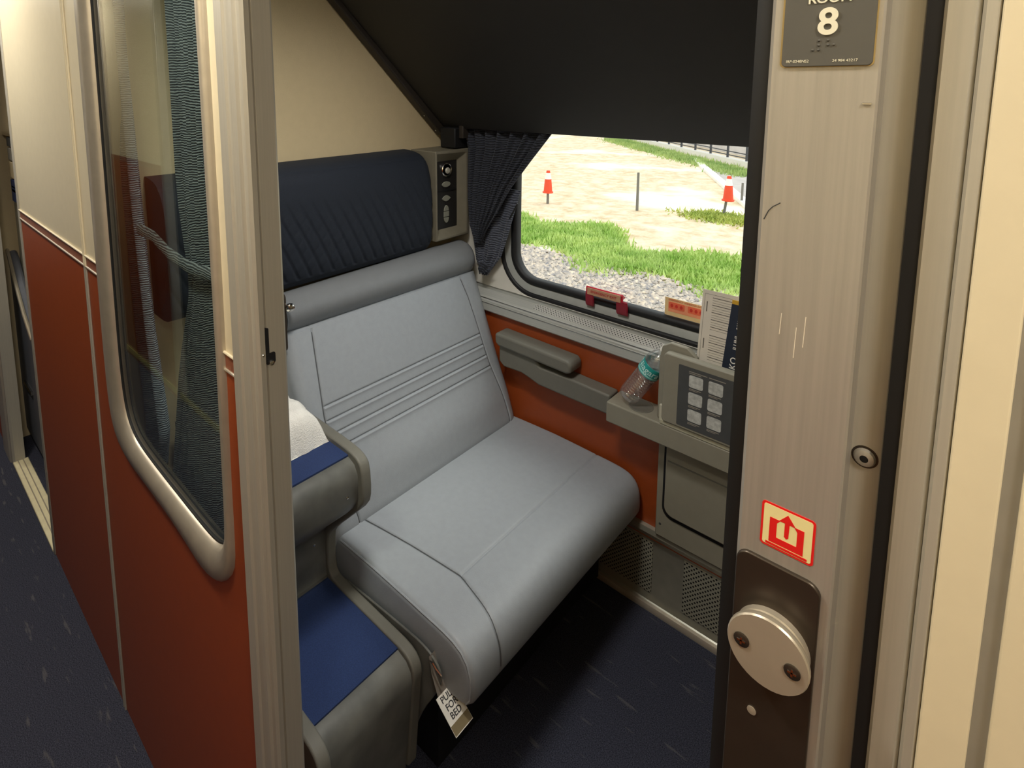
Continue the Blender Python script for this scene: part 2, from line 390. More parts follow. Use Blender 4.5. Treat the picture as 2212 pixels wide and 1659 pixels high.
si = sroot('trim_3', (-.5, 1.45, .74))
MB().prism('x', [(1.475, .735), (1.437, .735), (1.434, .739), (1.434, .762), (1.438, .766), (1.438, .772), (1.442, .777), (1.449, .779), (1.452, .783), (1.49, .806), (1.49, .812), (1.475, .812)], -1.45, .57).build('window_sill', SILLM, si, ang=20)
for y, z in ((1.4345, .7645), (1.441, .778)):
    MB().tube([(-1.40, y, z), (.57, y, z)], .0016, 6).build('sill_bead', CHROME, si)
pm = MB(); pm.uv = (0, 1); pm.prism('x', [(1.4535, .7835), (1.4880, .8040), (1.4880, .8056), (1.4535, .7848)], -1.055, .4).build('grille', PERF, si)

# heater cover along the foot of the outer wall
bb = sroot('baseboard_outer', (-.5, 1.45, 0))
MB().prism('x', [(1.475, 0), (1.452, 0), (1.452, .014), (1.458, .018), (1.458, .205), (1.452, .22), (1.436, .245), (1.436, .262), (1.475, .262)], -1.45, .57).build('cover', mat('heater_cover', (168, 166, 150), .35, .4), bb, ang=25)
MB().prism('x', [(1.452, 0), (1.440, 0), (1.440, .010), (1.444, .016), (1.452, .018)], -1.45, .57).build('lip', SILVER, bb)
for a, b in ((-.95, -.625), (-.535, -.20)):
    pm = MB(); pm.uv = (0, 2); pm.box(a, b, 1.4562, 1.4585, .045, .205).build('grille', PERFH, bb)

# opposite corridor wall (behind the camera, seen mirrored in the glass)
ow = sroot('wall_opposite', (-2, -.31, 0))
for a, b in ((-6.5, -5.2), (-3.55, -2.78), (-1.0, 2.2)):
    MB().box(a, b, -.33, -.30, 0, zr0).build('lower_panel', RED, ow, smooth=False)
    MB().box(a, b, -.33, -.30, zr0, zr1).build('chair_rail', REDTR, ow)
    MB().box(a, b, -.33, -.30, zr1, 2.1).build('upper_panel', CREAM, ow, smooth=False)
    for x in (a, b):
        MB().box(x-.02, x+.02, -.332, -.296, 0, 2.1).build('edge_trim', ALU, ow, bevel=.004)
MB().box(-6.5, 2.2, -.70, -.68, 0, 2.1).build('dark_room_back', mat('dark_room', (40, 42, 46), .7), ow, smooth=False)  # dim room interior put into a dark colour, so the glass mirrors less
MB().box(-6.5, 2.2, -.300, -.298, .02, .05).build('floor_strip', STRIP, ow)
struct(MB().box(2.15, 2.2, -.34, .42, 0, 2.1).build('wall_right', CREAM, smooth=False))
struct(MB().box(-6.5, -6.45, -.34, .42, 0, 2.1).build('wall_left', CREAM, smooth=False))

# ------------------------------------------------------------------ sliding door and frame at the right
d1 = sroot('door_1', (-.07, .35, 0))
DX0, DX1, YD = -.0935, -.0445, .335
MB().prism('z', [(DX0, .36), (DX0, YD+.002), (DX0+.002, YD), (DX1-.001, YD), (DX1, YD+.001), (DX1, .352), (DX1-.004, .36)], 0, 2.05).build('stile', STEEL, d1, ang=25)
MB().prism('z', [(DX0, .362), (DX0-.0085, .361), (DX0-.0115, .354), (DX0-.0100, .345), (DX0-.003, .341), (DX0, .342)], 0, 2.05).build('edge_seal', BLACK, d1, ang=50)
lp = MB().prism('y', rrect(-.0925, -.0495, .98, 1.232, .007), YD-.0022, YD+.001).build('latch_plate', DSTEEL, d1, bevel=.0007)
kb = MB().lathe([(.0192, 0), (.0192, .004), (.018, .005), (.018, .0062), (.0206, .007), (.0212, .0085), (.0212, .0105), (.0206, .0115), (.0001, .0120)], (-.0705, YD-.002, 1.1855), (0, -1, 0), 40, ).build('latch_disc', SILVER, d1, ang=30)
for dx, dz in ((-.0130, .0005), (.0130, -.0005)):
    s = MB().lathe([(.0042, 0), (.0042, .0006), (.0034, .0010), (.0001, .0011)], (-.0705+dx, YD-.0139, 1.1855+dz), (0, -1, 0), 18).build('screw', DSTEEL, kb)
    MB().box(-.0705+dx-.0022, -.0705+dx+.0022, YD-.0152, YD-.0149, 1.1855+dz-.0005, 1.1855+dz+.0005).box(-.0705+dx-.0005, -.0705+dx+.0005, YD-.0152, YD-.0149, 1.1855+dz-.0022, 1.1855+dz+.0022).build('cross_slot', CHROME, s)
MB().lathe([(.0025, 0), (.0025, .0006), (.0001, .0009)], (-.0785, YD-.0022, 1.133), (0, -1, 0), 14).build('rivet', SILVER, d1)
tb = MB().tube([(-.0505+.0, YD-.0006, 1.491), (-.0468, YD-.0006, 1.491)], .0006, 6).build('burr', CHROME, d1)
sc_m = mat('scratch_light', (226, 216, 196), .4)
MB().tube([(-.0905, YD-.0001, 1.428), (-.0885, YD-.0001, 1.433), (-.0865, YD-.0001, 1.4355), (-.083, YD-.0001, 1.438)], .00028, 5).build('scuff', INK, d1)
for x, z0, z1 in ((-.0715, 1.355, 1.372), (-.0675, 1.362, 1.379), (-.079, 1.366, 1.378)):
    MB().tube([(x, YD, z0), (x+.0004, YD, z1)], .00022, 5).build('scratch', sc_m, d1)
MB().prism('z', [(-.041, .36), (-.041, .3545), (-.036, .354), (-.0315, .3545), (-.0315, .36)], 0, 2.1).build('x', ALU, d1)  # placeholder, renamed below
bpy.data.objects['x'].name = 'door_guide'

# frame strips at the right of the door and the corridor wall beyond it
struct(MB().box(-.060, -.0312, .3600, .40, 0, 2.1).build('trim_4', ALU, bevel=.0012))
struct(MB().box(-.0312, -.0246, .3530, .40, 0, 2.1).build('trim_5', BLACKG, smooth=False))
struct(MB().prism('z', [(-.0248, .40), (-.0248, .3525), (-.0235, .351), (-.0160, .351), (-.0135, .3505), (-.0115, .3522), (-.0115, .40)], 0, 2.1).build('trim_6', ALU, ang=20))
struct(MB().prism('z', [(-.0115, .40), (-.0113, .3505), (-.0100, .3490), (-.0062, .3490), (-.0050, .3505), (-.0050, .40)], 0, 2.1).build('trim_7', ALU, ang=20))
struct(MB().box(-.0048, .0140, .3485, .40, 0, 2.1).build('wall_right', CREAM, bevel=.001))
struct(MB().box(.0140, .0206, .3515, .40, 0, 2.1).build('trim_8', mat('grey_joint_strip', (150, 146, 136), .5), smooth=False))
struct(MB().box(.0206, 2.2, .3485, .40, 0, 2.1).build('wall_right', CREAM, bevel=.001))
for o in list(bpy.data.objects):
    if o.name == 'door_guide': bpy.data.objects.remove(o)
fs = thing('frame_screw', (-.0392, .3600, 1.300), 'round button-head socket screw in the aluminium strip right of the steel door stile', 'screw')
MB().lathe([(.0048, 0), (.0052, .0008), (.0044, .0022), (.0022, .0029), (.0020, .0029)], (-.0392, .3600, 1.300), (0, -1, 0), 24, caps=False).build('head', STEEL, fs)
MB().lathe([(.0020, 0), (.0001, .0003)], (-.0392, .3577, 1.300), (0, -1, 0), 12).build('socket', BLACKG, fs)
MB().lathe([(.0062, 0), (.0062, .0003), (.005, .0004)], (-.0392, .3601, 1.300), (0, -1, 0), 24).build('washer', DSTEEL, fs)

# ------------------------------------------------------------------ room number sign, exit sticker
sg = thing('room_sign', (-.0672, YD, 1.509), 'dark grey tactile plate reading ROOM 8 with braille on the steel door stile', 'sign')
MB().prism('y', rrect(-.0868, -.0478, 1.5092, 1.575, .0022), YD-.0016, YD-.0002).build('plate', SIGNG, sg, bevel=.0003)
MB().prism('y', rrect(-.0878, -.0472, 1.5088, 1.576, .0022), YD-.0007, YD).build('tan_backing', SIGNE, sg)
text('8', 'number', SIGNW, (-.0672, YD-.0020, 1.5302), *XZ, .0178, sg, .0005, bold=.0004)
text('ROOM', 'lettering', SIGNW, (-.0672, YD-.0018, 1.5418), *XZ, .0062, sg, .0003, bold=.0001)
for dx, dz in ((-.0015, 0), (-.0015, -.0023), (-.0015, -.0046), (-.0040, -.0046), (.0024, 0), (.0024, -.0023), (.0048, -.0023)):
    MB().lathe([(.0007, 0), (.0006, .0004), (.0003, .0007), (.0001, .00075)], (-.0690+dx, YD-.0016, 1.5218+dz), (0, -1, 0), 10).build('braille_dot', SIGNG, sg)
text('IRP-0248NS2', 'small_print', SIGNW, (-.0795, YD-.0017, 1.5118), *XZ, .0019, sg, .0001)
text('24 984 43217', 'small_print', SIGNW, (-.0590, YD-.0017, 1.5118), *XZ, .0019, sg, .0001)

st = thing('exit_sticker', (-.0678, YD, 1.240), 'square cream sticker with red border and red upward exit arrow above the latch', 'sticker')
X0, X1, Z0, Z1 = -.0812, -.0545, 1.2405, 1.2672
MB().prism('y', rrect(X0, X1, Z0, Z1, .002), YD-.0003, YD).build('red_border', REDINK, st)
MB().prism('y', rrect(X0+.0012, X1-.0012, Z0+.0012, Z1-.0012, .0012), YD-.00045, YD-.0002).build('cream_field', GLOWP, st)
cxs, czs = (X0+X1)/2, (Z0+Z1)/2
def sx(L): return [(cxs+a*.00118, czs-.0003+b*.00118) for a, b in L]
MB().prism('y', sx([(-7.5, -8), (7, -8), (7, 4.5), (2.8, 4.5), (4.2, 2.5), (4.2, -4.8), (-4.4, -4.8), (-4.4, 2.5), (-3, 4.5), (-7.5, 4.5)]), YD-.0006, YD-.0003).build('red_frame', REDINK, st)
MB().prism('y', sx([(-1.1, -2.5), (-.2, -3.4), (.7, -2.5), (.9, 4.4), (3.4, 4.4), (0, 9), (-3.6, 4.4), (-1.1, 4.4)]), YD-.0006, YD-.0003).build('red_arrow', REDINK, st)
MB().box(X0+.003, X1-.003, YD-.0006, YD-.0003, Z0+.0016, Z0+.0030).build('red_print_line', REDINK, st)

# ------------------------------------------------------------------ seat
seat = thing('sleeper_seat', (-1.0, 1.08, 0), 'wide grey vinyl sleeper seat with navy quilted headrest under the window curtain', 'seat')
def uniq(L): return sorted(set(round(x, 5) for x in L))
def near(c, ws=(.0012, .0026, .0045, .008)): return [c]+[c+s*w_ for w_ in ws for s in (-1, 1)]
def gr(d, w_=.0022): return math.exp(-(d/w_)**2)
# cushion
prof = [(-1.20, .398), (-1.12, .403), (-1.05, .407), (-.95, .411), (-.86, .411), (-.80, .410), (-.755, .410), (-.712, .408), (-.686, .401), (-.668, .386), (-.658, .358), (-.655, .315), (-.659, .292), (-.672, .279), (-.70, .273), (-.80, .270), (-1.20, .268)]
pp = np.array(prof); dd = np.r_[0, np.cumsum(np.linalg.norm(np.diff(pp, axis=0), axis=1))]
ts = np.linspace(0, dd[-1], 90); i80 = np.interp(-.80, pp[:6, 0], dd[:6])
ts = np.array(uniq(list(ts)+near(i80))); ts = ts[(ts >= 0) & (ts <= dd[-1])]
px_, pz_ = np.interp(ts, dd, pp[:, 0]), np.interp(ts, dd, pp[:, 1])
for _ in range(2):
    px_[1:-1] = (px_[:-2]+2*px_[1:-1]+px_[2:])/4; pz_[1:-1] = (pz_[:-2]+2*pz_[1:-1]+pz_[2:])/4
tx, tz = np.gradient(px_), np.gradient(pz_); ln = np.hypot(tx, tz); nx, nz_ = -tz/ln, tx/ln
Y0, Y1 = .722, 1.442
def seamL(t): return np.interp(t, [0, i80*.25, i80, dd[9], dd[-1]], [.805, .805, .842, .812, .81])
ys = uniq(list(np.linspace(Y0, Y1, 70))+[Y0+x for x in (.0015, .004, .008, .013, .02)]+[Y1-x for x in (.0015, .004, .008, .013, .02)]+list(np.linspace(.795, .852, 48)))
secs = []
for y in ys:
    e = min(y-Y0, Y1-y); rr = .016
    sh = 0 if e > rr else rr-math.sqrt(max(0, rr*rr-(rr-e)**2))
    row = []
    for k, t in enumerate(ts):
        h = -sh
        a = .0042*gr(y-seamL(t), .0026)
        if y > seamL(t): a = max(a, .0032*gr(t-i80, .0024))
        if t > dd[12]: a = 0
        h -= a
        puff = .004*max(0, math.sin(math.pi*min(1, max(0, (y-Y0)/(Y1-Y0)))))*max(0, math.sin(math.pi*min(1, t/dd[8])))
        h += puff
        row.append((px_[k]-nx[k]*(-h)*1 if False else px_[k]+nx[k]*h, y, pz_[k]+nz_[k]*h))
    secs.append(row)
MB().loft(secs).build('seat_cushion', VINYL, seat, ang=70)
def welt(P, r_=.0009):
    return MB().tube(P, r_, 5)
WELT = mat('dark_welt_seam', (88, 90, 91), .6)
kk = [k for k in range(len(ts)) if .09 < ts[k] < dd[11]]
welt([(px_[k]-nx[k]*.0006, float(seamL(ts[k])), pz_[k]-nz_[k]*.0006+.004*math.sin(math.pi*(seamL(ts[k])-Y0)/(Y1-Y0))*math.sin(math.pi*min(1, ts[k]/dd[8]))) for k in kk]).build('seam', WELT, seat)
ed = [(px_[k]-nx[k]*.006, Y0+.004, pz_[k]-nz_[k]*.006) for k in range(0, len(ts), 2) if ts[k] > .08 and ts[k] < dd[13]]
MB().tube(ed, .0026, 6).build('piping', VINYL, seat)
# backrest
S0 = np.array([-1.088, .385]); S1 = np.array([-1.279, .870]); dv = (S1-S0)/np.linalg.norm(S1-S0); LB = np.linalg.norm(S1-S0); nb = np.array([dv[1], -dv[0]])
def sz(z): return (z-S0[1])/dv[1]
ribs = [sz(z) for z in (.685, .651, .618, .584)]
ss = uniq(list(np.linspace(0, LB, 80))+[q for r_ in ribs for q in near(r_, (.0012, .0026, .004, .006, .009))]); ss = [s for s in ss if 0 <= s <= LB]
YB0, YB1 = .706, 1.446
def sl_(s): return np.interp(s, [0, sz(.52), sz(.66), sz(.86)], [.792, .770, .760, .781])
def sr_(s): return np.interp(s, [0, sz(.44), sz(.6), sz(.72), sz(.80), sz(.86)], [1.397, 1.394, 1.374, 1.368, 1.362, 1.350])
ys = uniq(list(np.linspace(YB0, YB1, 60))+[YB0+x for x in (.002, .005, .009, .015, .022)]+[YB1-x for x in (.002, .005, .009, .015, .022, .03)]+list(np.linspace(.752, .800, 44))+list(np.linspace(1.345, 1.402, 50)))
G = []
for y in ys:
    row = []
    for s in ss:
        a, b = sl_(s), sr_(s)
        h = -.0045*gr(y-a, .0026)-.0045*gr(y-b, .0026)
        if a < y < b:
            ef = min(1, (y-a)/.006)*min(1, (b-y)/.006)
            h += ef*(-.0046*sum(gr(s-r_, .0024) for r_ in ribs)+.0022*sum(gr(s-r_+.005, .004) for r_ in ribs))
        h += .016*math.exp(-((s-sz(.49))/.075)**2)*max(0, math.sin(math.pi*(y-YB0)/(YB1-YB0)))**.5
        e = y-YB0
        if e < .03: h -= .03-math.sqrt(max(0, .03**2-(.03-e)**2))
        e = YB1-y; rr = .05
        if e < rr: h -= (rr-math.sqrt(max(0, rr*rr-(rr-e)**2)))*(1.0)
        if s < .04: h -= .018*(1-s/.04)**2
        p = S0+dv*s+nb*h
        row.append((p[0], y, p[1]))
    bk = [(-1.445, y, .80), (-1.445, y, .40)]
    G.append(row[:]+[(-1.40, y, S1[1]+.005), (-1.40, y, .37)])
MB().loft(G).build('backrest', VINYL, seat, ang=60)
for fn in (sl_, sr_):
    L_ = []
    for s_ in np.linspace(.02, LB-.01, 60):
        y_ = float(fn(s_)); h_ = -.0032+.016*math.exp(-((s_-sz(.49))/.075)**2)*max(0, math.sin(math.pi*(y_-YB0)/(YB1-YB0)))**.5
        e_ = YB1-y_
        if e_ < .05: h_ -= .05-math.sqrt(max(0, .05**2-(.05-e_)**2))
        if s_ < .04: h_ -= .018*(1-s_/.04)**2
        p_ = S0+dv*s_+nb*h_; L_.append((p_[0], y_, p_[1]))
    welt(L_, .0012).build('seam', WELT, seat)
# bolster roll
def roll(cx_, cz_, r, y0, y1, e0, e1, n=36):
    secs = []; L = []
    for k in range(8):
        a = math.pi/2*k/7; L.append((y0+e0*(1-math.sin(a)), r-e0+e0*math.cos(math.pi/2-a)))
    for k in range(8):
        a = math.pi/2*k/7; L.append((y1-e1+e1*math.sin(a), r-e1+e1*math.cos(a)))
    L = sorted(L)
    for y, rr in L: secs.append([(cx_+rr*1.0*math.cos(2*math.pi*k/n), y, cz_+rr*.98*math.sin(2*math.pi*k/n)) for k in range(n)])
    return MB().loft(secs)
roll(-1.336, .910, .062, .712, 1.440, .010, .036).build('bolster', VINYLD, seat, ang=60)
MB().prism('y', rrect(-1.36, -1.268, .835, .985, .012), .700, .707).build('bolster_bracket', DSTEEL, seat, bevel=.002)
kn = MB().lathe([(.006, 0), (.006, .006), (.010, .008), (.0115, .012), (.0105, .017), (.006, .020), (.0001, .0205)], (-1.274, .716, .952), (1, -.25, -.1), 20).build('bolster_knob', CHROME, seat)
# headrest
hp = np.array([(-1.447, 1.292), (-1.415, 1.290), (-1.385, 1.284), (-1.362, 1.270), (-1.345, 1.245), (-1.333, 1.20), (-1.327, 1.14), (-1.325, 1.08), (-1.328, 1.02), (-1.335, .986), (-1.352, .964), (-1.39, .958), (-1.447, .96)])
hd = np.r_[0, np.cumsum(np.linalg.norm(np.diff(hp, axis=0), axis=1))]; ht = np.linspace(0, hd[-1], 150)
hx, hz = np.interp(ht, hd, hp[:, 0]), np.interp(ht, hd, hp[:, 1])
for _ in range(12):
    hx[1:-1] = (hx[:-2]+2*hx[1:-1]+hx[2:])/4; hz[1:-1] = (hz[:-2]+2*hz[1:-1]+hz[2:])/4
tx, tz = np.gradient(hx), np.gradient(hz); ln = np.hypot(tx, tz); hnx, hnz = -tz/ln, tx/ln
HY0, HY1 = .46, 1.288
def fr(v, p): v = (v/p) % 1; return min(v, 1-v)*p
secs = []
for y in uniq(list(np.linspace(HY0, HY1, 230))+[HY1-x for x in (.001, .003, .006, .010, .016, .022)]):
    row = []
    for k, t in enumerate(ht):
        z = hz[k]; e = HY1-y; rr = .035; h = 0
        if e < rr: h -= (rr-math.sqrt(max(0, rr*rr-(rr-e)**2)))*.9
        fade = min(1, max(0, (1.215-z)/.07))*min(1, max(0, (z-.968)/.02))*(1 if 0 < t < hd[9] else 0)
        if fade > 0:
            h -= fade*(.0046*gr(fr(y+.50*(z-1.0), .037), .0045)+.0010*gr(fr(y-.95*(z-1.0), .037), .0035))
        h -= .0025*gr(t-hd[3], .003)
        row.append((hx[k]+hnx[k]*h, y, hz[k]+hnz[k]*h-max(0, (y-1.22))*0))
    secs.append(row)
MB().loft(secs).build('headrest', NAVY, seat, ang=70)
# base and end bracket
MB().box(-1.40, -.78, .75, 1.43, .02, .262).build('base', BLACKG, seat)
MB().prism('y', smoothpoly([(-1.30, .30), (-.83, .350), (-.765, .350), (-.728, .325), (-.734, .285), (-.80, .17), (-.842, .02), (-1.30, .02)], 2), .7112, .7160).build('end_bracket', STEPG, seat, bevel=.001)

# ------------------------------------------------------------------ steps
stp = thing('step_unit', (-1.08, .58, 0), 'grey two-step ladder unit with blue carpet treads beside the seat', 'steps')
body = [(-1.41, .690), (-.988, .690), (-.968, .682), (-.957, .664), (-.956, .640), (-.957, .605), (-.972, .578), (-1.0, .548), (-1.085, .468), (-1.096, .45), (-1.094, .325), (-.832, .325), (-.806, .318), (-.792, .302), (-.788, .28), (-.796, .20), (-.82, .0), (-1.41, 0)]
MB().prism('y', body, .476, .6845).build('body', STEPG, stp, ang=40)
side = [(-1.41, .708), (-1.06, .708), (-.985, .706), (-.956, .698), (-.942, .682), (-.938, .62), (-.946, .590), (-.995, .540), (-1.068, .466), (-1.085, .44), (-1.086, .355), (-1.068, .334), (-.875, .336), (-.820, .336), (-.792, .325), (-.780, .300), (-.787, .25), (-.81, .0), (-1.41, 0)]
SD = MB().prism('y', smoothpoly([side[0]]+side[1:], 1), .684, .7085).build('window_side_panel', GPLAS2, stp, bevel=.004, seg=3)
side2 = [(x+.012 if x > -1.2 else x, z+.006) for x, z in side]
MB().prism('y', smoothpoly(side2, 1), .452, .478).build('corridor_side_panel', GPLAS2, stp, bevel=.004, seg=3)
MB().box(-1.40, -.990, 0.480, .684, .6905, .6945).build('upper_tread_carpet', BLUE, stp)
MB().box(-1.086, -.832, 0.480, .684, .3255, .3295).build('lower_tread_carpet', BLUE, stp)
MB().box(-1.0935, -1.086, 0.480, .684, .326, .334).build('tread_edge_strip', CHROME, stp)
for x, y, z in ((-.9555, .655, .625), (-1.0955, .655, .43), (-.7965, .652, .215), (-.812, .50, .07), (-.7905, .475, .287)):
    MB().lathe([(.0034, 0), (.003, .0012), (.0001, .0018)], (x, y, z), (1, -.05, .1), 12).build('screw', CHROME, stp)

tw = []
rng = np.random.RandomState(2)
TX0, TX1, TY0, TY1 = -1.38, -1.062, .490, .679
nu_, nv_ = 46, 40
def twz(u, v):
    e = min(u, 1-u)*.30; f = min(v, 1-v)*.2
    return .085*(1-math.exp(-e/.012))*(1-math.exp(-f/.012))
nzv = rng.randn(nu_+1, nv_+1)*.0012
top = [[(TX0+(TX1-TX0)*i/nu_+.0025*math.sin(j*.5), TY0+(TY1-TY0)*j/nv_+.004*math.sin(i*.6), .6955+twz(i/nu_, j/nv_)+(nzv[i, j] if 0 < i < nu_ and 0 < j < nv_ else 0)+.0025*math.sin(i*.33+j*.2)*(1 if 2 < i < nu_-2 and 2 < j < nv_-2 else 0)) for j in range(nv_+1)] for i in range(nu_+1)]
tobj = MB().grid(top)
tobj.add([(TX0, TY0, .6952), (TX1, TY0, .6952), (TX1, TY1, .6952), (TX0, TY1, .6952)], [(0, 1, 2, 3)])
towel = tag(tobj.build('folded_towel', TOWELM, ang=80), 'folded white terry towel lying on the upper blue step', 'towel')

# pull tag under the seat corner
pt = thing('pull_tag', (-.70, .71, .25), 'white and brown strap tag reading PULL FOR BED hanging under the seat corner', 'tag')
a0, ax_, ay_ = Vector((-.668, .690, .249)), Vector((0, .048, .001)), Vector((-.058, .002, .036))
def card(u0, u1, v0, v1, off):
    n_ = ax_.cross(ay_).normalized()*off
    n_ = -n_ if n_.z < 0 else n_
    q = [a0+ax_*u+ay_*v for u, v in ((u0, v0), (u1, v0), (u1, v1), (u0, v1))]
    if off < 0: n_ = -n_
    return [p+n_ for p in q]
def slab(u0, u1, v0, v1, o0, o1):
    nn = ax_.cross(ay_).normalized(); nn = nn if nn.z > 0 else -nn
    q = [a0+ax_*u+ay_*v for u, v in ((u0, v0), (u1, v0), (u1, v1), (u0, v1))]
    return MB().add([p+nn*o0 for p in q]+[p+nn*o1 for p in q], [(0, 1, 2, 3), (4, 5, 6, 7), (0, 1, 5, 4), (1, 2, 6, 5), (2, 3, 7, 6), (3, 0, 4, 7)])
slab(0, 1, 0, 1, 0, .0012).build('card', WHITE, pt)
slab(0.01, .99, .02, .27, .0012, .0016).build('brown_band', mat('tag_brown', (122, 108, 76), .6), pt)
nn = ax_.cross(ay_).normalized(); nn = nn if nn.z > 0 else -nn
for s_, v_ in (('PULL', .86), ('FOR', .64), ('BED', .42)):
    text(s_, 'lettering', INK, a0+ax_*.5+ay_*v_+nn*.0014, ax_, ay_, .0155, pt, .0001, bold=.0003)
e1 = a0+ay_+ax_*.5
MB().add([e1+Vector((0, -.018, 0)), e1+Vector((0, .018, 0)), e1+Vector((-.022, .010, .03)), e1+Vector((-.022, -.014, .032)), e1+Vector((-.034, .006, .062)), e1+Vector((-.034, -.010, .060))], [(0, 1, 2, 3), (3, 2, 4, 5)]).build('strap', mat('strap_grey', (120, 112, 102), .8), pt)
MB().tube([e1+Vector((-.028, -.012, .055)), e1+Vector((-.02, -.013, .058)), e1+Vector((-.012, -.012, .050)), e1+Vector((.004, -.011, .044))], .003, 6, .6).build('buckle', CHROME, pt)

# ------------------------------------------------------------------ light and control unit by the headrest
cu = thing('control_unit', (-1.39, 1.37, .98), 'grey housing with reading light and push buttons right of the navy headrest', 'control panel')
CXF = -1.330
fy0, fy1, fz0, fz1 = 1.308, 1.408, 1.022, 1.250
oy0, oy1, oz0, oz1 = 1.290, 1.4485, .988, 1.288
rg = []
for t, x in ((0, -1.449), (0, CXF-.004), (.06, CXF), (.30, CXF), (.45, CXF-.004), (1, CXF-.022)):
    q = [(oy0+(fy0-oy0)*t, oz0+(fz0-oz0)*t), (oy1+(fy1-oy1)*t, oz0+(fz0-oz0)*t), (oy1+(fy1-oy1)*t, oz1+(fz1-oz1)*t), (oy0+(fy0-oy0)*t, oz1+(fz1-oz1)*t)]
    rg.append([(x, a, b) for a, b in q])
MB().grid(rg, close_v=True).build('housing', mat('housing_olive_grey', (118, 112, 95), .5), cu, bevel=.004, ang=20)
fp = MB().prism('x', [(fy0-.001, fz0-.001), (fy1+.001, fz0-.001), (fy1+.001, fz1+.001), (fy0-.001, fz1+.001)], CXF-.04, CXF-.021).build('faceplate', mat('faceplate_black', (34, 32, 30), .5), cu)
xf = CXF-.021
yc = 1.356
MB().lathe([(.0225, 0), (.0235, .006), (.0215, .008), (.0190, .006), (.0185, 0)], (xf, yc, 1.222), (1, 0, 0), 32, caps=False).build('light_ring', CHROME, cu)
MB().lathe([(.0185, .001), (.0001, .001)], (xf, yc, 1.222), (1, 0, 0), 24).build('light_well', DSTEEL, cu)
MB().lathe([(.010, .001), (.011, .004), (.008, .008), (.0001, .009)], (xf, yc+.006, 1.218), (1, 0, 0), 20).build('light_lens', mat('lens', (176, 172, 156), .3), cu)
BTN = mat('button_grey', (138, 138, 124), .5)
MB().prism('x', ell(yc, 1.172, .0195, .0095), xf, xf+.004).build('button', BTN, cu, bevel=.001)
def lens_(cy_, cz_, ry, rz, n=14):
    P = []
    for k in range(n+1): t = -1+2*k/n; P.append((cy_+ry*t, cz_+rz*(1-t*t)))
    for k in range(1, n): t = 1-2*k/n; P.append((cy_+ry*t, cz_-rz*(1-t*t)))
    return P
MB().prism('x', lens_(yc, 1.124, .0200, .0100), xf, xf+.004).build('button', BTN, cu, bevel=.001)
MB().box(xf-.001, xf+.003, fy0+.002, fy1-.002, 1.149, 1.153).build('divider', BLACK, cu)
MB().box(xf, xf+.004, yc-.012, yc+.012, 1.061, 1.079).build('button', BTN, cu, bevel=.001)
MB().prism('x', [(yc-.011, 1.081)]+[(yc+.011*math.cos(math.radians(a)), 1.081+.019*math.sin(math.radians(a))) for a in range(0, 180, 12)], xf, xf+.004).build('button', BTN, cu, bevel=.001)
MB().prism('x', [(yc+.011, 1.059)]+[(yc-.011*math.cos(math.radians(a)), 1.059-.019*math.sin(math.radians(a))) for a in range(0, 180, 12)], xf, xf+.004).build('button', BTN, cu, bevel=.001)

# ------------------------------------------------------------------ folded upper berth
ub = thing('upper_berth', (-.45, 1.05, 1.35), 'dark folded upper berth sloping down over the window', 'bunk bed')
MB().prism('x', [(1.412, 1.356), (1.425, 1.368), (1.470, 1.45), (.78, 2.13), (.63, 2.10), (.625, 2.085)], -1.416, .55).build('shell', BERTH, ub, bevel=.006, seg=3)
MB().prism('x', [(1.410, 1.328), (1.436, 1.342), (1.470, 1.40), (1.469, 1.46), (.78, 2.13), (.61, 2.12), (.60, 2.098)], -1.448, -1.413).build('side_rim', BERTHR, ub, bevel=.005, seg=3)
for y, z in ((1.335, 1.400), (1.388, 1.347)):
    MB().lathe([(.003, 0), (.0026, .0012), (.0001, .0016)], (-1.43, y, z), (0, -.7, -.7), 10).build('screw', CHROME, ub)
MB().box(-1.405, -1.335, 1.385, 1.448, 1.291, 1.36).build('hinge_block', BLACK, ub, bevel=.004)
MB().box(-1.332, -1.312, 1.40, 1.445, 1.325, 1.37).build('hinge_tab', BERTHR, ub, bevel=.002)

# ------------------------------------------------------------------ curtains
def fold_sheet(left, right, z0, z1, y, amp, nf, nu=90, nv=90, ph=0, th=.003):
    P = []
    for i in range(nu+1):
        u = i/nu; row = []
        for j in range(nv+1):
            v = j/nv; z = z0+(z1-z0)*v; xl, xr2 = left(v), right(v)
            wd = xr2-xl
            fold = math.sin(2*math.pi*nf*u+ph+1.3*math.sin(3*u+1.7*v))+.5*math.sin(2*math.pi*nf*1.9*u+2+ph)
            row.append((xl+wd*u, y(u, v)+amp(v)*fold, z))
        P.append(row)
    bk = [[(p[0], p[1]+th, p[2]) for p in r_] for r_ in P]
    m_ = MB(); m_.grid(P); n = len(m_.v); m_.grid(bk)
    nv1 = nv+1
    for i in range(nu):
        m_.f += [(i*nv1, (i+1)*nv1, n+(i+1)*nv1, n+i*nv1), (i*nv1+nv, (i+1)*nv1+nv, n+(i+1)*nv1+nv, n+i*nv1+nv)]
    for j in range(nv):
        m_.f += [(j, j+1, n+j+1, n+j), (nu*nv1+j, nu*nv1+j+1, n+nu*nv1+j+1, n+nu*nv1+j)]
    return m_
I = lambda xs, vs: (lambda v: float(np.interp(v, xs, vs)))
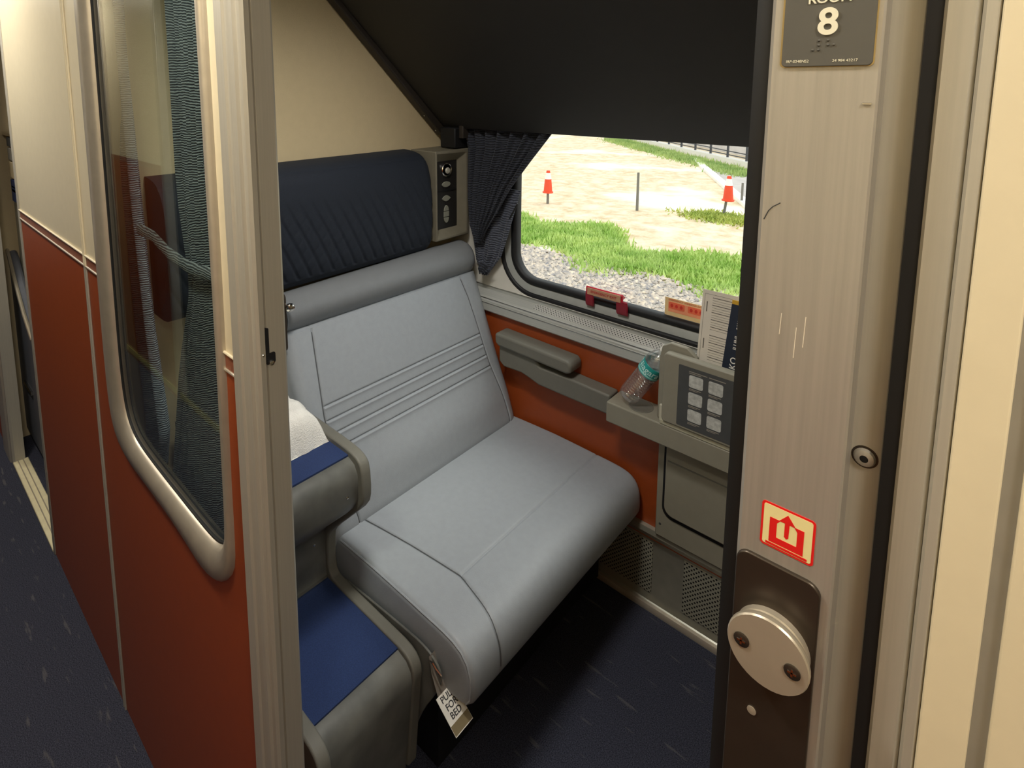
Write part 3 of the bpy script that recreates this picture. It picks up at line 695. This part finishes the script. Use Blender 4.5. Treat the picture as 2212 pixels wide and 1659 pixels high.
# window curtain : main fall gathered to the tie, with a lower lobe painted paler as if lit
wcu = thing('window_curtain', (-1.24, 1.44, .86), 'dark blue crinkled curtain gathered at the left of the outside window', 'curtain')
fold_sheet(I([0, .2, .6, .85, 1], [-1.362, -1.328, -1.322, -1.312, -1.288]), I([0, .27, .5, .72, .88, 1], [-.968, -1.060, -1.135, -1.19, -1.235, -1.262]), 1.374, .968, lambda u, v: 1.434-.004*u*(1-v), I([0, .6, 1], [.010, .009, .005]), 7, ph=1).build('upper_fall', CURTD, wcu, ang=80)
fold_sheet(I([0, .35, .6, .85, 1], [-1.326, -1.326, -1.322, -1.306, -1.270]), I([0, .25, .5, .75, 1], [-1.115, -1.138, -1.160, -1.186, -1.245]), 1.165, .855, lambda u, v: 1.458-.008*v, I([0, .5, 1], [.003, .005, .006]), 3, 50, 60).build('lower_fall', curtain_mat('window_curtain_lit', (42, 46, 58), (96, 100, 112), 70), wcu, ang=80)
for k in range(6):
    t = k/5; p0 = Vector((-1.255, 1.428, .905)); p1 = Vector((-1.258+.055*t, 1.425, .858+.035*t*t+.006))
    MB().tube([p0, (p0+p1)/2+Vector((0, -.006, 0)), p1], [.004, .005, .002], 6).build('gather_fold', CURTD, wcu)
MB().tube([(-1.105, 1.432, 1.128), (-1.12, 1.430, 1.10), (-1.135, 1.43, 1.075)], .0028, 6).build('tie_cord', BLACK, wcu)

# two curtains behind the corridor window
cl = fold_sheet(I([0, 1], [-1.62, -1.60]), I([0, .3, .55, .75, .92, 1], [-1.405, -1.40, -1.37, -1.335, -1.29, -1.33]), 2.0, .62, lambda u, v: .425, I([0, 1], [.010, .014]), 4, 100, 110, ph=.6).build('privacy_curtain', CURT, ang=80)
tag(cl, 'blue-grey crinkled curtain hanging straight at the left side of the corridor window', 'curtain', 'curtains behind the corridor window')
c2 = thing('privacy_curtain', (-1.05, .42, .55), 'blue-grey crinkled curtain tied back at the right side of the corridor window', 'curtain', 'curtains behind the corridor window')
fold_sheet(I([0, .3, .45, .58, .62, .75, 1], [-1.115, -1.118, -1.125, -1.112, -1.115, -1.19, -1.30]), I([0, .58, .64, 1], [-.80, -.90, -.90, -.80]), 2.0, .55, lambda u, v: .42, I([0, .5, .6, .7, 1], [.012, .013, .007, .013, .017]), 11, 140, 120).build('cloth', CURT, c2, ang=80)
MB().tube([(-1.30, .395, 1.205), (-1.20, .39, 1.208), (-1.13, .392, 1.188), (-1.04, .394, 1.178), (-.92, .398, 1.185)], .013, 8, .35).build('tie_band', CURT, c2)

# ------------------------------------------------------------------ armrest, shelf, table, bin
ar = thing('armrest', (-.95, 1.42, .57), 'grey moulded armrest on the rust-red wall under the window', 'armrest')
MB().prism('y', [(-1.150, .668), (-1.150, .598), (-1.13, .584), (-1.06, .588), (-1.03, .582), (-.99, .571), (-.745, .571), (-.745, .630), (-.90, .634), (-.985, .632), (-1.03, .668)], 1.398, 1.4495).build('body', GPLAS2, ar, bevel=.006, seg=3)
MB().prism('y', [(-1.158, .697), (-1.158, .664), (-1.145, .655), (-.885, .650), (-.868, .656), (-.866, .680), (-.878, .692)], 1.385, 1.449).build('pad', GPLAS2, ar, bevel=.008, seg=3)

sh = thing('wall_shelf', (-.30, 1.41, .57), 'grey plastic ledge with round cup recess under the folded table', 'shelf')
MB().box(-.738, .10, 1.366, 1.4495, .572, .631).build('ledge', GPLAS, sh, bevel=.004)
MB().lathe([(.033, 0), (.033, .0012), (.0300, .0016), (.0285, .0006), (.0001, .0006)], (-.655, 1.408, .6310), (0, 0, 1), 36).build('cup_recess', GPLAS2, sh)
MB().box(-.585, .10, 1.3655, 1.385, .631, .6435).build('hinge_rail', mat('ledge_pale', (176, 172, 148), .4), sh, bevel=.002)

ft = thing('folding_table', (-.30, 1.38, .645), 'grey folded tray table with a placard of six diagrams below the window', 'table')
MB().prism('y', rrect(-.578, .05, .6445, .829, .010), 1.360, 1.384).build('panel', GPLAS, ft, bevel=.003)
MB().prism('y', [(-.6, .634), (-.592, .634), (-.592, .634), (-.586, .634), (-.586, .80), (-.50, .80), (-.505, .826), (-.53, .845), (-.572, .846), (-.594, .832), (-.6, .80)], 1.386, 1.400).build('hinge_plate', GPLAS, ft, bevel=.002)
MB().box(-.5915, -.5845, 1.378, 1.386, .632, .675).build('latch_tab', mat('ledge_pale_b', (186, 182, 164), .4), ft, bevel=.001)
pc = MB().prism('y', rrect(-.538, -.392, .652, .812, .003), 1.3592, 1.3602).build('placard', PLAC, ft)
for r_ in range(3):
    for c_ in range(2):
        tx0 = -.511+.047*c_; tz0 = .764-.0005*c_*10-.0445*r_+(.006 if c_ else 0)
        MB().prism('y', rrect(tx0, tx0+.034, tz0-.002, tz0+.029, .0045), 1.3586, 1.3594).build('diagram_tile', TILE, pc)
        MB().box(tx0+.001, tx0+.030, 1.3588, 1.3594, tz0-.0075, tz0-.0058).box(tx0+.001, tx0+.022, 1.3588, 1.3594, tz0-.0105, tz0-.0092).build('caption_lines', LINE, pc)
MB().box(-.512, -.468, 1.3588, 1.3594, .8005, .8025).box(-.464, -.425, 1.3588, 1.3594, .8005, .8025).box(-.512, -.482, 1.3588, 1.3594, .7965, .7982).build('caption_lines', LINE, pc)

wb = thing('waste_bin', (-.30, 1.435, .25), 'grey panel with rounded bin flap below the ledge by the window', 'bin')
MB().prism('y', [(-.610, .262), (.10, .262), (.10, .572), (-.610, .572)], 1.428, 1.4495).build('panel', GPLAS, wb, bevel=.003)
MB().prism('y', rrect(-.592, .06, .328, .560, .030), 1.4262, 1.430).build('gap', BLACKG, wb)
MB().prism('y', rrect(-.584, .06, .342, .562, .026), 1.4175, 1.429).build('flap', GPLAS, wb, bevel=.003)
MB().prism('y', rrect(-.578, .05, .500, .504, .001), 1.4168, 1.418).build('crease', GPLAS2, wb)
MB().lathe([(.0035, 0), (.003, .001), (.0001, .0013)], (-.596, 1.428, .30), (0, -1, 0), 12).build('screw', INK, wb)

# ------------------------------------------------------------------ papers, emergency handle, window sticker
def leaf(o, name, m, x0, x1, z0, z1, y0, y1, th, parent, lean=0, d=0):
    V = [(x0+lean*0, y0-d, z0), (x1, y0-d, z0), (x1+lean, y1-d, z1), (x0+lean, y1-d, z1)]
    V2 = [(a, b+th, c) for a, b, c in V]
    return MB().add(V+V2, [(0, 1, 2, 3), (4, 5, 6, 7), (0, 1, 5, 4), (1, 2, 6, 5), (2, 3, 7, 6), (3, 0, 4, 7)]).build(name, m, parent, smooth=False)
pg = thing('paper_sheet', (-.48, 1.44, .785), 'white printed sheet leaning on the window behind the folded table', 'paper')
leaf(None, 'sheet', PAPER, -.528, -.428, .79, .980, 1.446, 1.468, .0006, pg)
def onsheet(u, z): return (-.528+u, 1.446+(z-.79)/.19*.022-.0005, z)
def bar(u0, u1, z, h, m, nm):
    a, b = onsheet(u0, z), onsheet(u1, z+h)
    V = [(a[0], a[1], a[2]), (b[0], a[1], a[2]), (b[0], b[1], b[2]), (a[0], b[1], b[2])]
    return V
lm = MB(); hm = MB()
for blk in ((.802, .866), (.880, .962)):
    z = blk[1]; k = 0
    while z > blk[0]:
        big = (k % 3 == 0)
        (hm if big else lm).add(bar(.026, .026+(.056 if big else .040+.02*random.random()), z, .0018 if big else .0010, None, ''), [(0, 1, 2, 3)])
        z -= .0062; k += 1
hm.add(bar(.012, .0145, .83, .026, None, ''), [(0, 1, 2, 3)]); hm.add(bar(.012, .0145, .925, .026, None, ''), [(0, 1, 2, 3)])
hm.add(bar(.006, .0066, .795, .175, None, ''), [(0, 1, 2, 3)]); hm.add(bar(.006, .1, .970, .0006, None, ''), [(0, 1, 2, 3)])
lm.build('text_lines', LINE, pg, smooth=False); hm.build('headings', mat('print_mid', (112, 106, 98), .7), pg, smooth=False)

br = thing('travel_brochure', (-.42, 1.43, .78), 'navy travel brochure with yellow top edge and white vertical lettering behind the folded table', 'brochure')
leaf(None, 'cover', NAVYP, -.462, -.35, .78, .966, 1.432, 1.448, .002, br, lean=.012)
leaf(None, 'yellow_edge', YEL, -.450, -.338, .966, .976, 1.448, 1.449, .002, br)
for s_, z, sz_, up in (('5KQ', .815, .021, .009), ('ILLINI', .872, .014, .008), ('SALUKI', .925, .012, .008)):
    yy = 1.432+(z-.78)/.186*.016-.0008
    text(s_, 'lettering', WHITE, (-.446+up+(z-.78)*.065, yy, z), (.065, .086, .99), (-1, 0, .06), sz_, br, .0001, bold=.0003)

eh = thing('emergency_handle', (-.815, 1.478, .86), 'red emergency pull handle clipped over the window gasket', 'handle')
hl = MB()
hl.prism('x', [(1.489, .892), (1.472, .905), (1.468, .902), (1.4675, .882), (1.472, .878), (1.475, .890)], -.872, -.752).build('grip', REDP, eh, bevel=.0015)
for a, b in ((-.873, -.848), (-.772, -.738)):
    MB().prism('x', [(1.4675, .884), (1.472, .886), (1.480, .848), (1.476, .842), (1.470, .85)], a, b).build('side_arm', mat('red_deep', (150, 20, 42), .35), eh, bevel=.001)
MB().prism('x', [(1.4662, .901), (1.4673, .902), (1.4668, .881), (1.4657, .8815)], -.866, -.757).build('label', mat('handle_label', (196, 150, 116), .5), eh)
text('EMERGENCY EXIT', 'lettering', REDP, (-.812, 1.4648, .8915), *XZ, .0105, eh, .0001)

es = thing('window_sticker', (-.57, 1.497, .88), 'orange and cream emergency window instruction sticker on the glass bottom', 'sticker')
MB().box(-.640, -.49, 1.4980, 1.4992, .872, .922).build('sheet', mat('sticker_cream', (240, 208, 150), .6), es, smooth=False)
SOR = mat('sticker_orange', (238, 112, 76), .6); SRD = mat('sticker_red', (214, 60, 44), .6)
MB().box(-.630, -.492, 1.4974, 1.4982, .884, .912).build('orange_field', mat('sticker_peach', (246, 158, 116), .6), es, smooth=False)
for a, b in ((-.629, -.585), (-.576, -.53)):
    p_ = MB().prism('y', rrect(a, b, .893, .911, .003), 1.4968, 1.4976).build('diagram', SOR, es)
    for k in range(3):
        xx = a+.005+k*.013
        MB().prism('y', ell(xx+.004, .902, .004, .0052, 10), 1.4964, 1.4970).build('figure', SRD, p_)
text('EMERGENCY WINDOW EXIT', 'lettering', SRD, (-.630, 1.4972, .9168), *XZ, .0072, es, .0001, align='LEFT')

# ------------------------------------------------------------------ water bottle
bo = thing('water_bottle', (-.693, 1.404, .632), 'small clear plastic water bottle with teal label leaning on the folded table', 'bottle')
b0 = Vector((-.6925, 1.4035, .6475)); bax = Vector((.515, .06, .855)).normalized()
PET = thin_glass('clear_plastic', (.95, .97, .97), .10, .22)
N, L = PET.node_tree.nodes, PET.node_tree.links
df = N.new('ShaderNodeBsdfDiffuse'); df.inputs[0].default_value = (.9, .92, .92, 1)
mx2 = N.new('ShaderNodeMixShader'); mx2.inputs[0].default_value = .05
src = N['Material Output'].inputs[0].links[0].from_socket
L.new(src, mx2.inputs[1]); L.new(df.outputs[0], mx2.inputs[2]); L.new(mx2.outputs[0], N['Material Output'].inputs[0])
bprof = [(.0001, .002), (.018, .0), (.024, .001), (.0275, .006), (.029, .014)]
for k in range(9):
    h0 = .018+k*.0085; bprof += [(.0292, h0), (.0262, h0+.004), (.0290, h0+.0075)]
bprof += [(.0292, .097), (.0296, .100), (.0292, .136), (.0300, .140), (.0290, .150), (.024, .163), (.0165, .174), (.0125, .180), (.0122, .192), (.0001, .193)]
MB().lathe(bprof, b0, bax, 36).build('body', PET, bo, ang=50)
MB().lathe([(.0145, .183), (.0145, .195), (.0130, .197), (.0001, .197)], b0, bax, 24).build('cap', WHITE, bo)
TEAL = mat('label_teal', (40, 156, 150), .35, var=.12, vscale=60)
MB().lathe([(.0297, .1015), (.0301, .102), (.0301, .135), (.0297, .1355)], b0, bax, 40, caps=False).build('label', TEAL, bo)
u_ = Vector((1, 0, 0)); u_ = (u_-bax*u_.dot(bax)).normalized(); q_ = bax.cross(u_)
def wrap(h, ang0, r=.0304):
    def f(c):
        a = ang0+c.x/r; rr = r+c.z
        return b0+bax*(h+c.y)+(u_*math.cos(a)+q_*math.sin(a))*rr
    return f
text('Niagara', 'lettering', mat('label_white', (196, 232, 226), .4), (0, 0, 0), *XZ, .025, bo, .0001, post=wrap(.1205, math.radians(-95)), bold=.0002)
lb = MB().lathe([(.0303, .1045), (.0303, .1095)], b0, bax, 40, caps=False).build('label_stripe', mat('label_pale', (150, 214, 206), .4), bo)

# ------------------------------------------------------------------ next doorway at the far left
nd = sroot('door_2', (-2.9, .36, 0))
MB().prism('z', [(-2.95, .366), (-2.95, .325), (-2.93, .317), (-2.80, .317), (-2.79, .322), (-2.77, .322), (-2.765, .33), (-2.765, .362), (-2.80, .366)], 0, 2.1).build('jamb', ALU, nd, ang=25)
MB().box(-2.77, XL-.012, .322, .372, 0, .012).build('threshold', mat('threshold_cream', (226, 216, 178), .4), nd, bevel=.003)
MB().box(-2.77, XL-.012, .336, .339, .012, .016).box(-2.77, XL-.012, .352, .355, .012, .016).build('threshold_ridge', SILVER, nd)
lw = sroot('wall_left', (-4.5, .33, 0))
MB().box(-6.45, -2.95, YW, .347, 0, zr0).build('lower_panel', RED, lw, smooth=False)
MB().box(-6.45, -2.95, YW, .347, zr0, 2.1).build('upper_panel', CREAM, lw, smooth=False)
struct(MB().box(-3.02, -2.97, .346, 1.52, 0, 2.14).build('wall_neighbour', CREAMW, smooth=False))
struct(MB().box(-3.02, -1.5, .42, 1.6, 2.10, 2.2).build('ceiling', CEIL, smooth=False))
struct(MB().box(-3.02, -1.5, 1.48, 1.53, 0, 2.2).build('wall_outer', CREAMW, smooth=False))

nb_ = thing('neighbour_seat', (-2.8, .5, 0), 'grey seat side with pale piping seen through the next doorway at far left', 'seat')
SP = [(-3.0, .84), (-2.93, .80), (-2.85, .71), (-2.74, .61), (-2.62, .54), (-2.58, .40), (-2.58, .03), (-3.0, .03)]
MB().prism('y', SP, .405, .436).build('side', mat('neighbour_grey', (104, 107, 116), .5), nb_, bevel=.01)
MB().tube([(-3.0, .404, .845), (-2.93, .402, .805), (-2.85, .402, .715), (-2.74, .402, .615), (-2.62, .402, .545)], .007, 8).build('piping', SILVER, nb_)
MB().box(-2.88, -2.74, .398, .405, .275, .290).build('edge_plate', CHROME, nb_)
cb = thing('wall_cabinet', (-2.75, .5, .55), 'pale grey cabinet with shelf bar seen through the next doorway at far left', 'cabinet')
MB().box(-2.96, -2.50, .44, .60, .55, 1.040).build('lower_door', mat('cabinet_pale', (178, 174, 156), .5), cb, bevel=.006)
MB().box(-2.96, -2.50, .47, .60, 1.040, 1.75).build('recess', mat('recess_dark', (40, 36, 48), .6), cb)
MB().box(-2.96, -2.50, .425, .47, 1.308, 1.320).build('shelf_bar', CHROME, cb)
CBX = []
for z0, z1, m_, nm_, lab in ((1.265, 1.302, PLAC, 'box', 'dark grey box under the shelf bar in the far left doorway'), (1.210, 1.258, LINE, 'box', 'mid grey box below the dark one in the far left doorway'), (1.138, 1.203, mat('tan_card', (206, 186, 146), .6), 'leaflet_stack', 'tan leaflets in the far left doorway above the blue box'), (1.042, 1.131, mat('blue_box', (40, 58, 104), .5), 'box', 'blue and white box standing lowest in the far left doorway')):
    o_ = tag(MB().box(-2.90, -2.52, .428, .465, z0, z1).build(nm_, m_, bevel=.002), lab, 'box' if nm_ == 'box' else 'leaflets')
    if 'blue' in lab:
        MB().box(-2.88, -2.54, .4270, .4285, 1.085, 1.093).box(-2.88, -2.54, .4270, .4285, 1.102, 1.106).build('white_print', WHITE, o_)
tg = thing('seat_tag', (-2.76, .435, .70), 'pale green tag printed T17 on the cabinet in the far left doorway', 'tag')
MB().box(-2.83, -2.66, .4365, .4395, .665, .815).build('card', mat('tag_pale', (200, 204, 168), .5), tg)
text('T17', 'lettering', REDTR, (-2.745, .4362, .755), *XZ, .055, tg, .0002, bold=.002)

# ------------------------------------------------------------------ ceiling lights
WHT = emit('lamp_diffuser', (255, 232, 190), 1.6)
for x, hw in ((-.68, .07), (.45, .15), (-2.05, .2), (-3.6, .2)):
    t_ = thing('ceiling_light', (x, -.02, 2.07), 'corridor ceiling light above the passage', 'ceiling light', 'corridor ceiling lights')
    MB().box(x-hw-.02, x+hw+.02, -.115, .075, 2.085, 2.10).build('housing', ALU, t_, bevel=.003)
    MB().box(x-hw, x+hw, -.10, .06, 2.072, 2.086).build('diffuser', WHT, t_, bevel=.003)

# ------------------------------------------------------------------ outside
GZ = -2.7
def ground_mat(name, cols, sc, bump=.6, rough=.95, sc2=3, pale=None):
    m, N, L, b = newmat(name)
    tc = N.new('ShaderNodeTexCoord')
    n1 = N.new('ShaderNodeTexNoise'); n1.inputs['Scale'].default_value = sc; n1.inputs['Detail'].default_value = 6; n1.inputs['Roughness'].default_value = .7
    L.new(tc.outputs['Object'], n1.inputs['Vector'])
    c1 = N.new('ShaderNodeValToRGB'); c1.color_ramp.elements[0].color = srgb(*cols[0]); c1.color_ramp.elements[1].color = srgb(*cols[1])
    c1.color_ramp.elements[0].position = .33; c1.color_ramp.elements[1].position = .62
    L.new(n1.outputs['Fac'], c1.inputs[0]); out = c1.outputs[0]
    if pale:
        n2 = N.new('ShaderNodeTexNoise'); n2.inputs['Scale'].default_value = .16; n2.inputs['Detail'].default_value = 5
        mp = N.new('ShaderNodeMapping'); mp.inputs['Scale'].default_value = (1, 1.6, 1); L.new(tc.outputs['Object'], mp.inputs[0]); L.new(mp.outputs[0], n2.inputs['Vector'])
        c2 = N.new('ShaderNodeValToRGB'); c2.color_ramp.elements[0].position = .56; c2.color_ramp.elements[1].position = .68
        L.new(n2.outputs['Fac'], c2.inputs[0])
        mx = N.new('ShaderNodeMix'); mx.data_type = 'RGBA'; mx.inputs['B'].default_value = srgb(*pale)
        L.new(c2.outputs[0], mx.inputs['Factor']); L.new(out, mx.inputs['A']); out = mx.outputs['Result']
    L.new(out, b.inputs['Base Color']); b.inputs['Roughness'].default_value = rough; b.inputs['Specular IOR Level'].default_value = .1
    bp = N.new('ShaderNodeBump'); bp.inputs['Strength'].default_value = bump; bp.inputs['Distance'].default_value = .05
    L.new(n1.outputs['Fac'], bp.inputs['Height']); L.new(bp.outputs[0], b.inputs['Normal'])
    return m
DIRT = ground_mat('straw_dirt', ((198, 174, 138), (232, 216, 188)), 2.2, pale=(236, 230, 220))
struct(MB().box(-90, 40, 3, 120, GZ-.3, GZ).build('ground', DIRT, smooth=False))
GRAV = ground_mat('gravel_base', ((120, 116, 112), (206, 198, 186)), 14)
# ballast : loose stones over the gravel bed
def stones(n, xr_, yr_, zf_, smin, smax, m, name, lab):
    V = []; F = []
    O = np.array([(1, 0, 0), (-1, 0, 0), (0, 1, 0), (0, -1, 0), (0, 0, 1), (0, 0, -1)], float)
    T = [(0, 2, 4), (2, 1, 4), (1, 3, 4), (3, 0, 4), (2, 0, 5), (1, 2, 5), (3, 1, 5), (0, 3, 5)]
    for i in range(n):
        x, y = random.uniform(*xr_), random.uniform(*yr_); s = random.uniform(smin, smax)
        P = O*s*(.7+.6*np.random.rand(6, 1)); a = random.random()*6.28; c, d = math.cos(a), math.sin(a)
        Q = np.c_[P[:, 0]*c-P[:, 1]*d+x, P[:, 0]*d+P[:, 1]*c+y, P[:, 2]*.7+zf_(x, y)]
        k = len(V); V += Q.tolist(); F += [(t[0]+k, t[1]+k, t[2]+k) for t in T]
    mb = MB(); mb.v = V; mb.f = F
    return tag(mb.build(name, m, smooth=False), lab, 'gravel', kind='stuff')
def gedge(x): return np.interp(x, [-13, -9, -6.3, -3.7, 0], [12.4, 11.9, 11.35, 11.6, 12.0])
pts_ = [(x, gedge(x)) for x in np.linspace(-40, 14, 30)]
struct(MB().prism('z', [(-40, 3.5)]+[(14, 3.5)]+pts_[::-1], GZ-.05, GZ+.02).build('ground', GRAV, smooth=False))
STON = mat('ballast_stone', (136, 134, 138), .9, var=.5, vscale=9, rgb2=(236, 218, 194))
stones(9000, (-11, -2), (6.5, 11.9), lambda x, y: GZ+.03, .03, .085, STON, 'gravel', 'loose grey and tan gravel along the track below the window')
# grass strips
def grass(n, fx, h0, h1, name, lab, cols):
    V = []; F = []
    for i in range(n):
        x, y = fx(); h = random.uniform(h0, h1); a = random.random()*math.pi; w_ = random.uniform(.02, .05); lx, ly = random.uniform(-.1, .1), random.uniform(-.1, .1)
        k = len(V); V += [(x-w_*math.cos(a), y-w_*math.sin(a), GZ), (x+w_*math.cos(a), y+w_*math.sin(a), GZ), (x+lx, y+ly, GZ+h)]; F.append((k, k+1, k+2))
    mb = MB(); mb.v = V; mb.f = F
    m = mat(name+'_blades', cols[0], .8, vscale=1.5, rgb2=cols[1])
    return tag(mb.build(name, m, smooth=False), lab, 'grass', kind='stuff')
def fx1():
    x = random.uniform(-16, -1.5); c = gedge(x); wd = 2.4+.5*math.sin(x*1.3); t = random.random()
    return x, c+.25+wd*t+.35*math.sin(x*2.1)+random.gauss(0, .22)
grass(34000, fx1, .05, .20, 'grass', 'bright green grass strip between the gravel and the straw ground', ((148, 188, 78), (214, 230, 142)))
def fx2():
    t = random.random(); p = Vector((-22, 40.5))*(1-t)+Vector((-8.5, 28.6))*t
    return p.x+random.gauss(0, .38), p.y+random.gauss(0, .42)
grass(14000, fx2, .06, .26, 'grass', 'strip of green weeds at the foot of the far fence', ((140, 172, 92), (196, 210, 132)))
def fx3():
    return -6.25+random.gauss(0, .55), 18.7+random.gauss(0, .35)
grass(2500, fx3, .05, .16, 'grass', 'small patch of yellow green grass round the right cone stake', ((150, 170, 70), (204, 208, 110)))

ASPH = mat('pale_asphalt', (186, 178, 172), .9, var=.1, vscale=1.5)
struct(MB().prism('z', [(-12.4, 32.2), (-5.2, 19.2), (20, 19.2), (20, 26), (-7.2, 28.6)], GZ-.02, GZ+.015).build('pavement', ASPH, smooth=False))
kb_ = MB()
def bar3(m_, a, b, w_, z0, z1):
    a, b = Vector(a), Vector(b); d = (b-a).normalized(); n = Vector((-d.y, d.x))*w_/2
    return m_.prism('z', [tuple(a+n), tuple(b+n), tuple(b-n), tuple(a-n)], z0, z1)
struct(bar3(MB(), (-12.6, 32.6), (-5.0, 18.9), .32, GZ, GZ+.12).build('kerb', mat('white_kerb', (240, 236, 226), .8), smooth=False))
struct(bar3(MB(), (-26, 45.9), (-6, 28.5), .5, GZ, GZ+.3).build('kerb', mat('pale_wall', (228, 222, 212), .9), smooth=False))
fe = thing('metal_fence', (-14, 36, GZ), 'dark metal fence with posts along the far edge of the lot', 'fence')
FM = mat('fence_metal', (70, 70, 76), .5)
fa, fb = Vector((-26, 45.9)), Vector((-6, 28.5))
for k in range(15):
    p = fa+(fb-fa)*(k+.35)/15
    MB().box(p.x-.05, p.x+.05, p.y-.05, p.y+.05, GZ+.05, GZ+2.1).build('post', FM, fe)
for z in (.42, .62, 1.7):
    bar3(MB(), fa, fb, .05, GZ+z, GZ+z+.05).build('rail', FM, fe)
bk = bar3(MB(), (-30, 53), (-2, 28.6), .3, GZ, GZ+2.6).build('haze_backdrop', mat('painted_far_haze', (206, 200, 196), .9, var=.25, vscale=.7), smooth=False); struct(bk)  # added backdrop behind the fence, distant haze put into its colour

CONEO = mat('cone_orange', (236, 78, 40), .6); CONEW = mat('cone_white', (244, 240, 234), .6)
STK = mat('stake_wood', (120, 116, 108), .8)
def stake(x, y, h, lab, lean=0):
    return tag(MB().add([(x-.035, y-.035, GZ), (x+.035, y-.035, GZ), (x+.035, y+.035, GZ), (x-.035, y+.035, GZ), (x-.03+lean, y-.03, GZ+h), (x+.03+lean, y-.03, GZ+h), (x+.03+lean, y+.03, GZ+h), (x-.03+lean, y+.03, GZ+h)], [(0, 1, 2, 3), (4, 5, 6, 7), (0, 1, 5, 4), (1, 2, 6, 5), (2, 3, 7, 6), (3, 0, 4, 7)]).build('wooden_stake', STK), lab, 'stake', 'stakes in the lot')
stake(-11.685, 16.9, .42, 'thin stake under the left traffic cone on the straw ground')
stake(-8.796, 17.98, 1.30, 'bare grey stake standing between the two traffic cones')
stake(-6.36, 19.1, .52, 'leaning stake under the right traffic cone by the white kerb', .06)
stake(-6.6, 21.6, .75, 'short grey stake behind the right traffic cone', 0)
cn = thing('traffic_cone', (-11.685, 16.9, GZ+.40), 'orange and white traffic cone on a stake, beside the curtain edge', 'traffic cone', 'traffic cones on stakes')
cl_ = cn.location
MB().lathe([(.19, 0), (.19, .04), (.155, .05), (.115, .50), (.0001, .50)], cl_, (0, 0, 1), 20).build('base', CONEO, cn)
MB().lathe([(.116, .50), (.075, .72), (.0001, .72)], cl_, (0, 0, 1), 20).build('collar', CONEW, cn)
MB().lathe([(.076, .72), (.060, .80), (.0001, .81)], cl_, (0, 0, 1), 20).build('tip', CONEO, cn)
r_ = cn.copy(); COL.objects.link(r_); r_.location = (-6.25, 19.1, GZ+.52); r_['label'] = 'orange and white traffic cone on a stake, beside the white kerb'
for ch in list(cn.children):
    c_ = ch.copy(); COL.objects.link(c_); c_.parent = r_
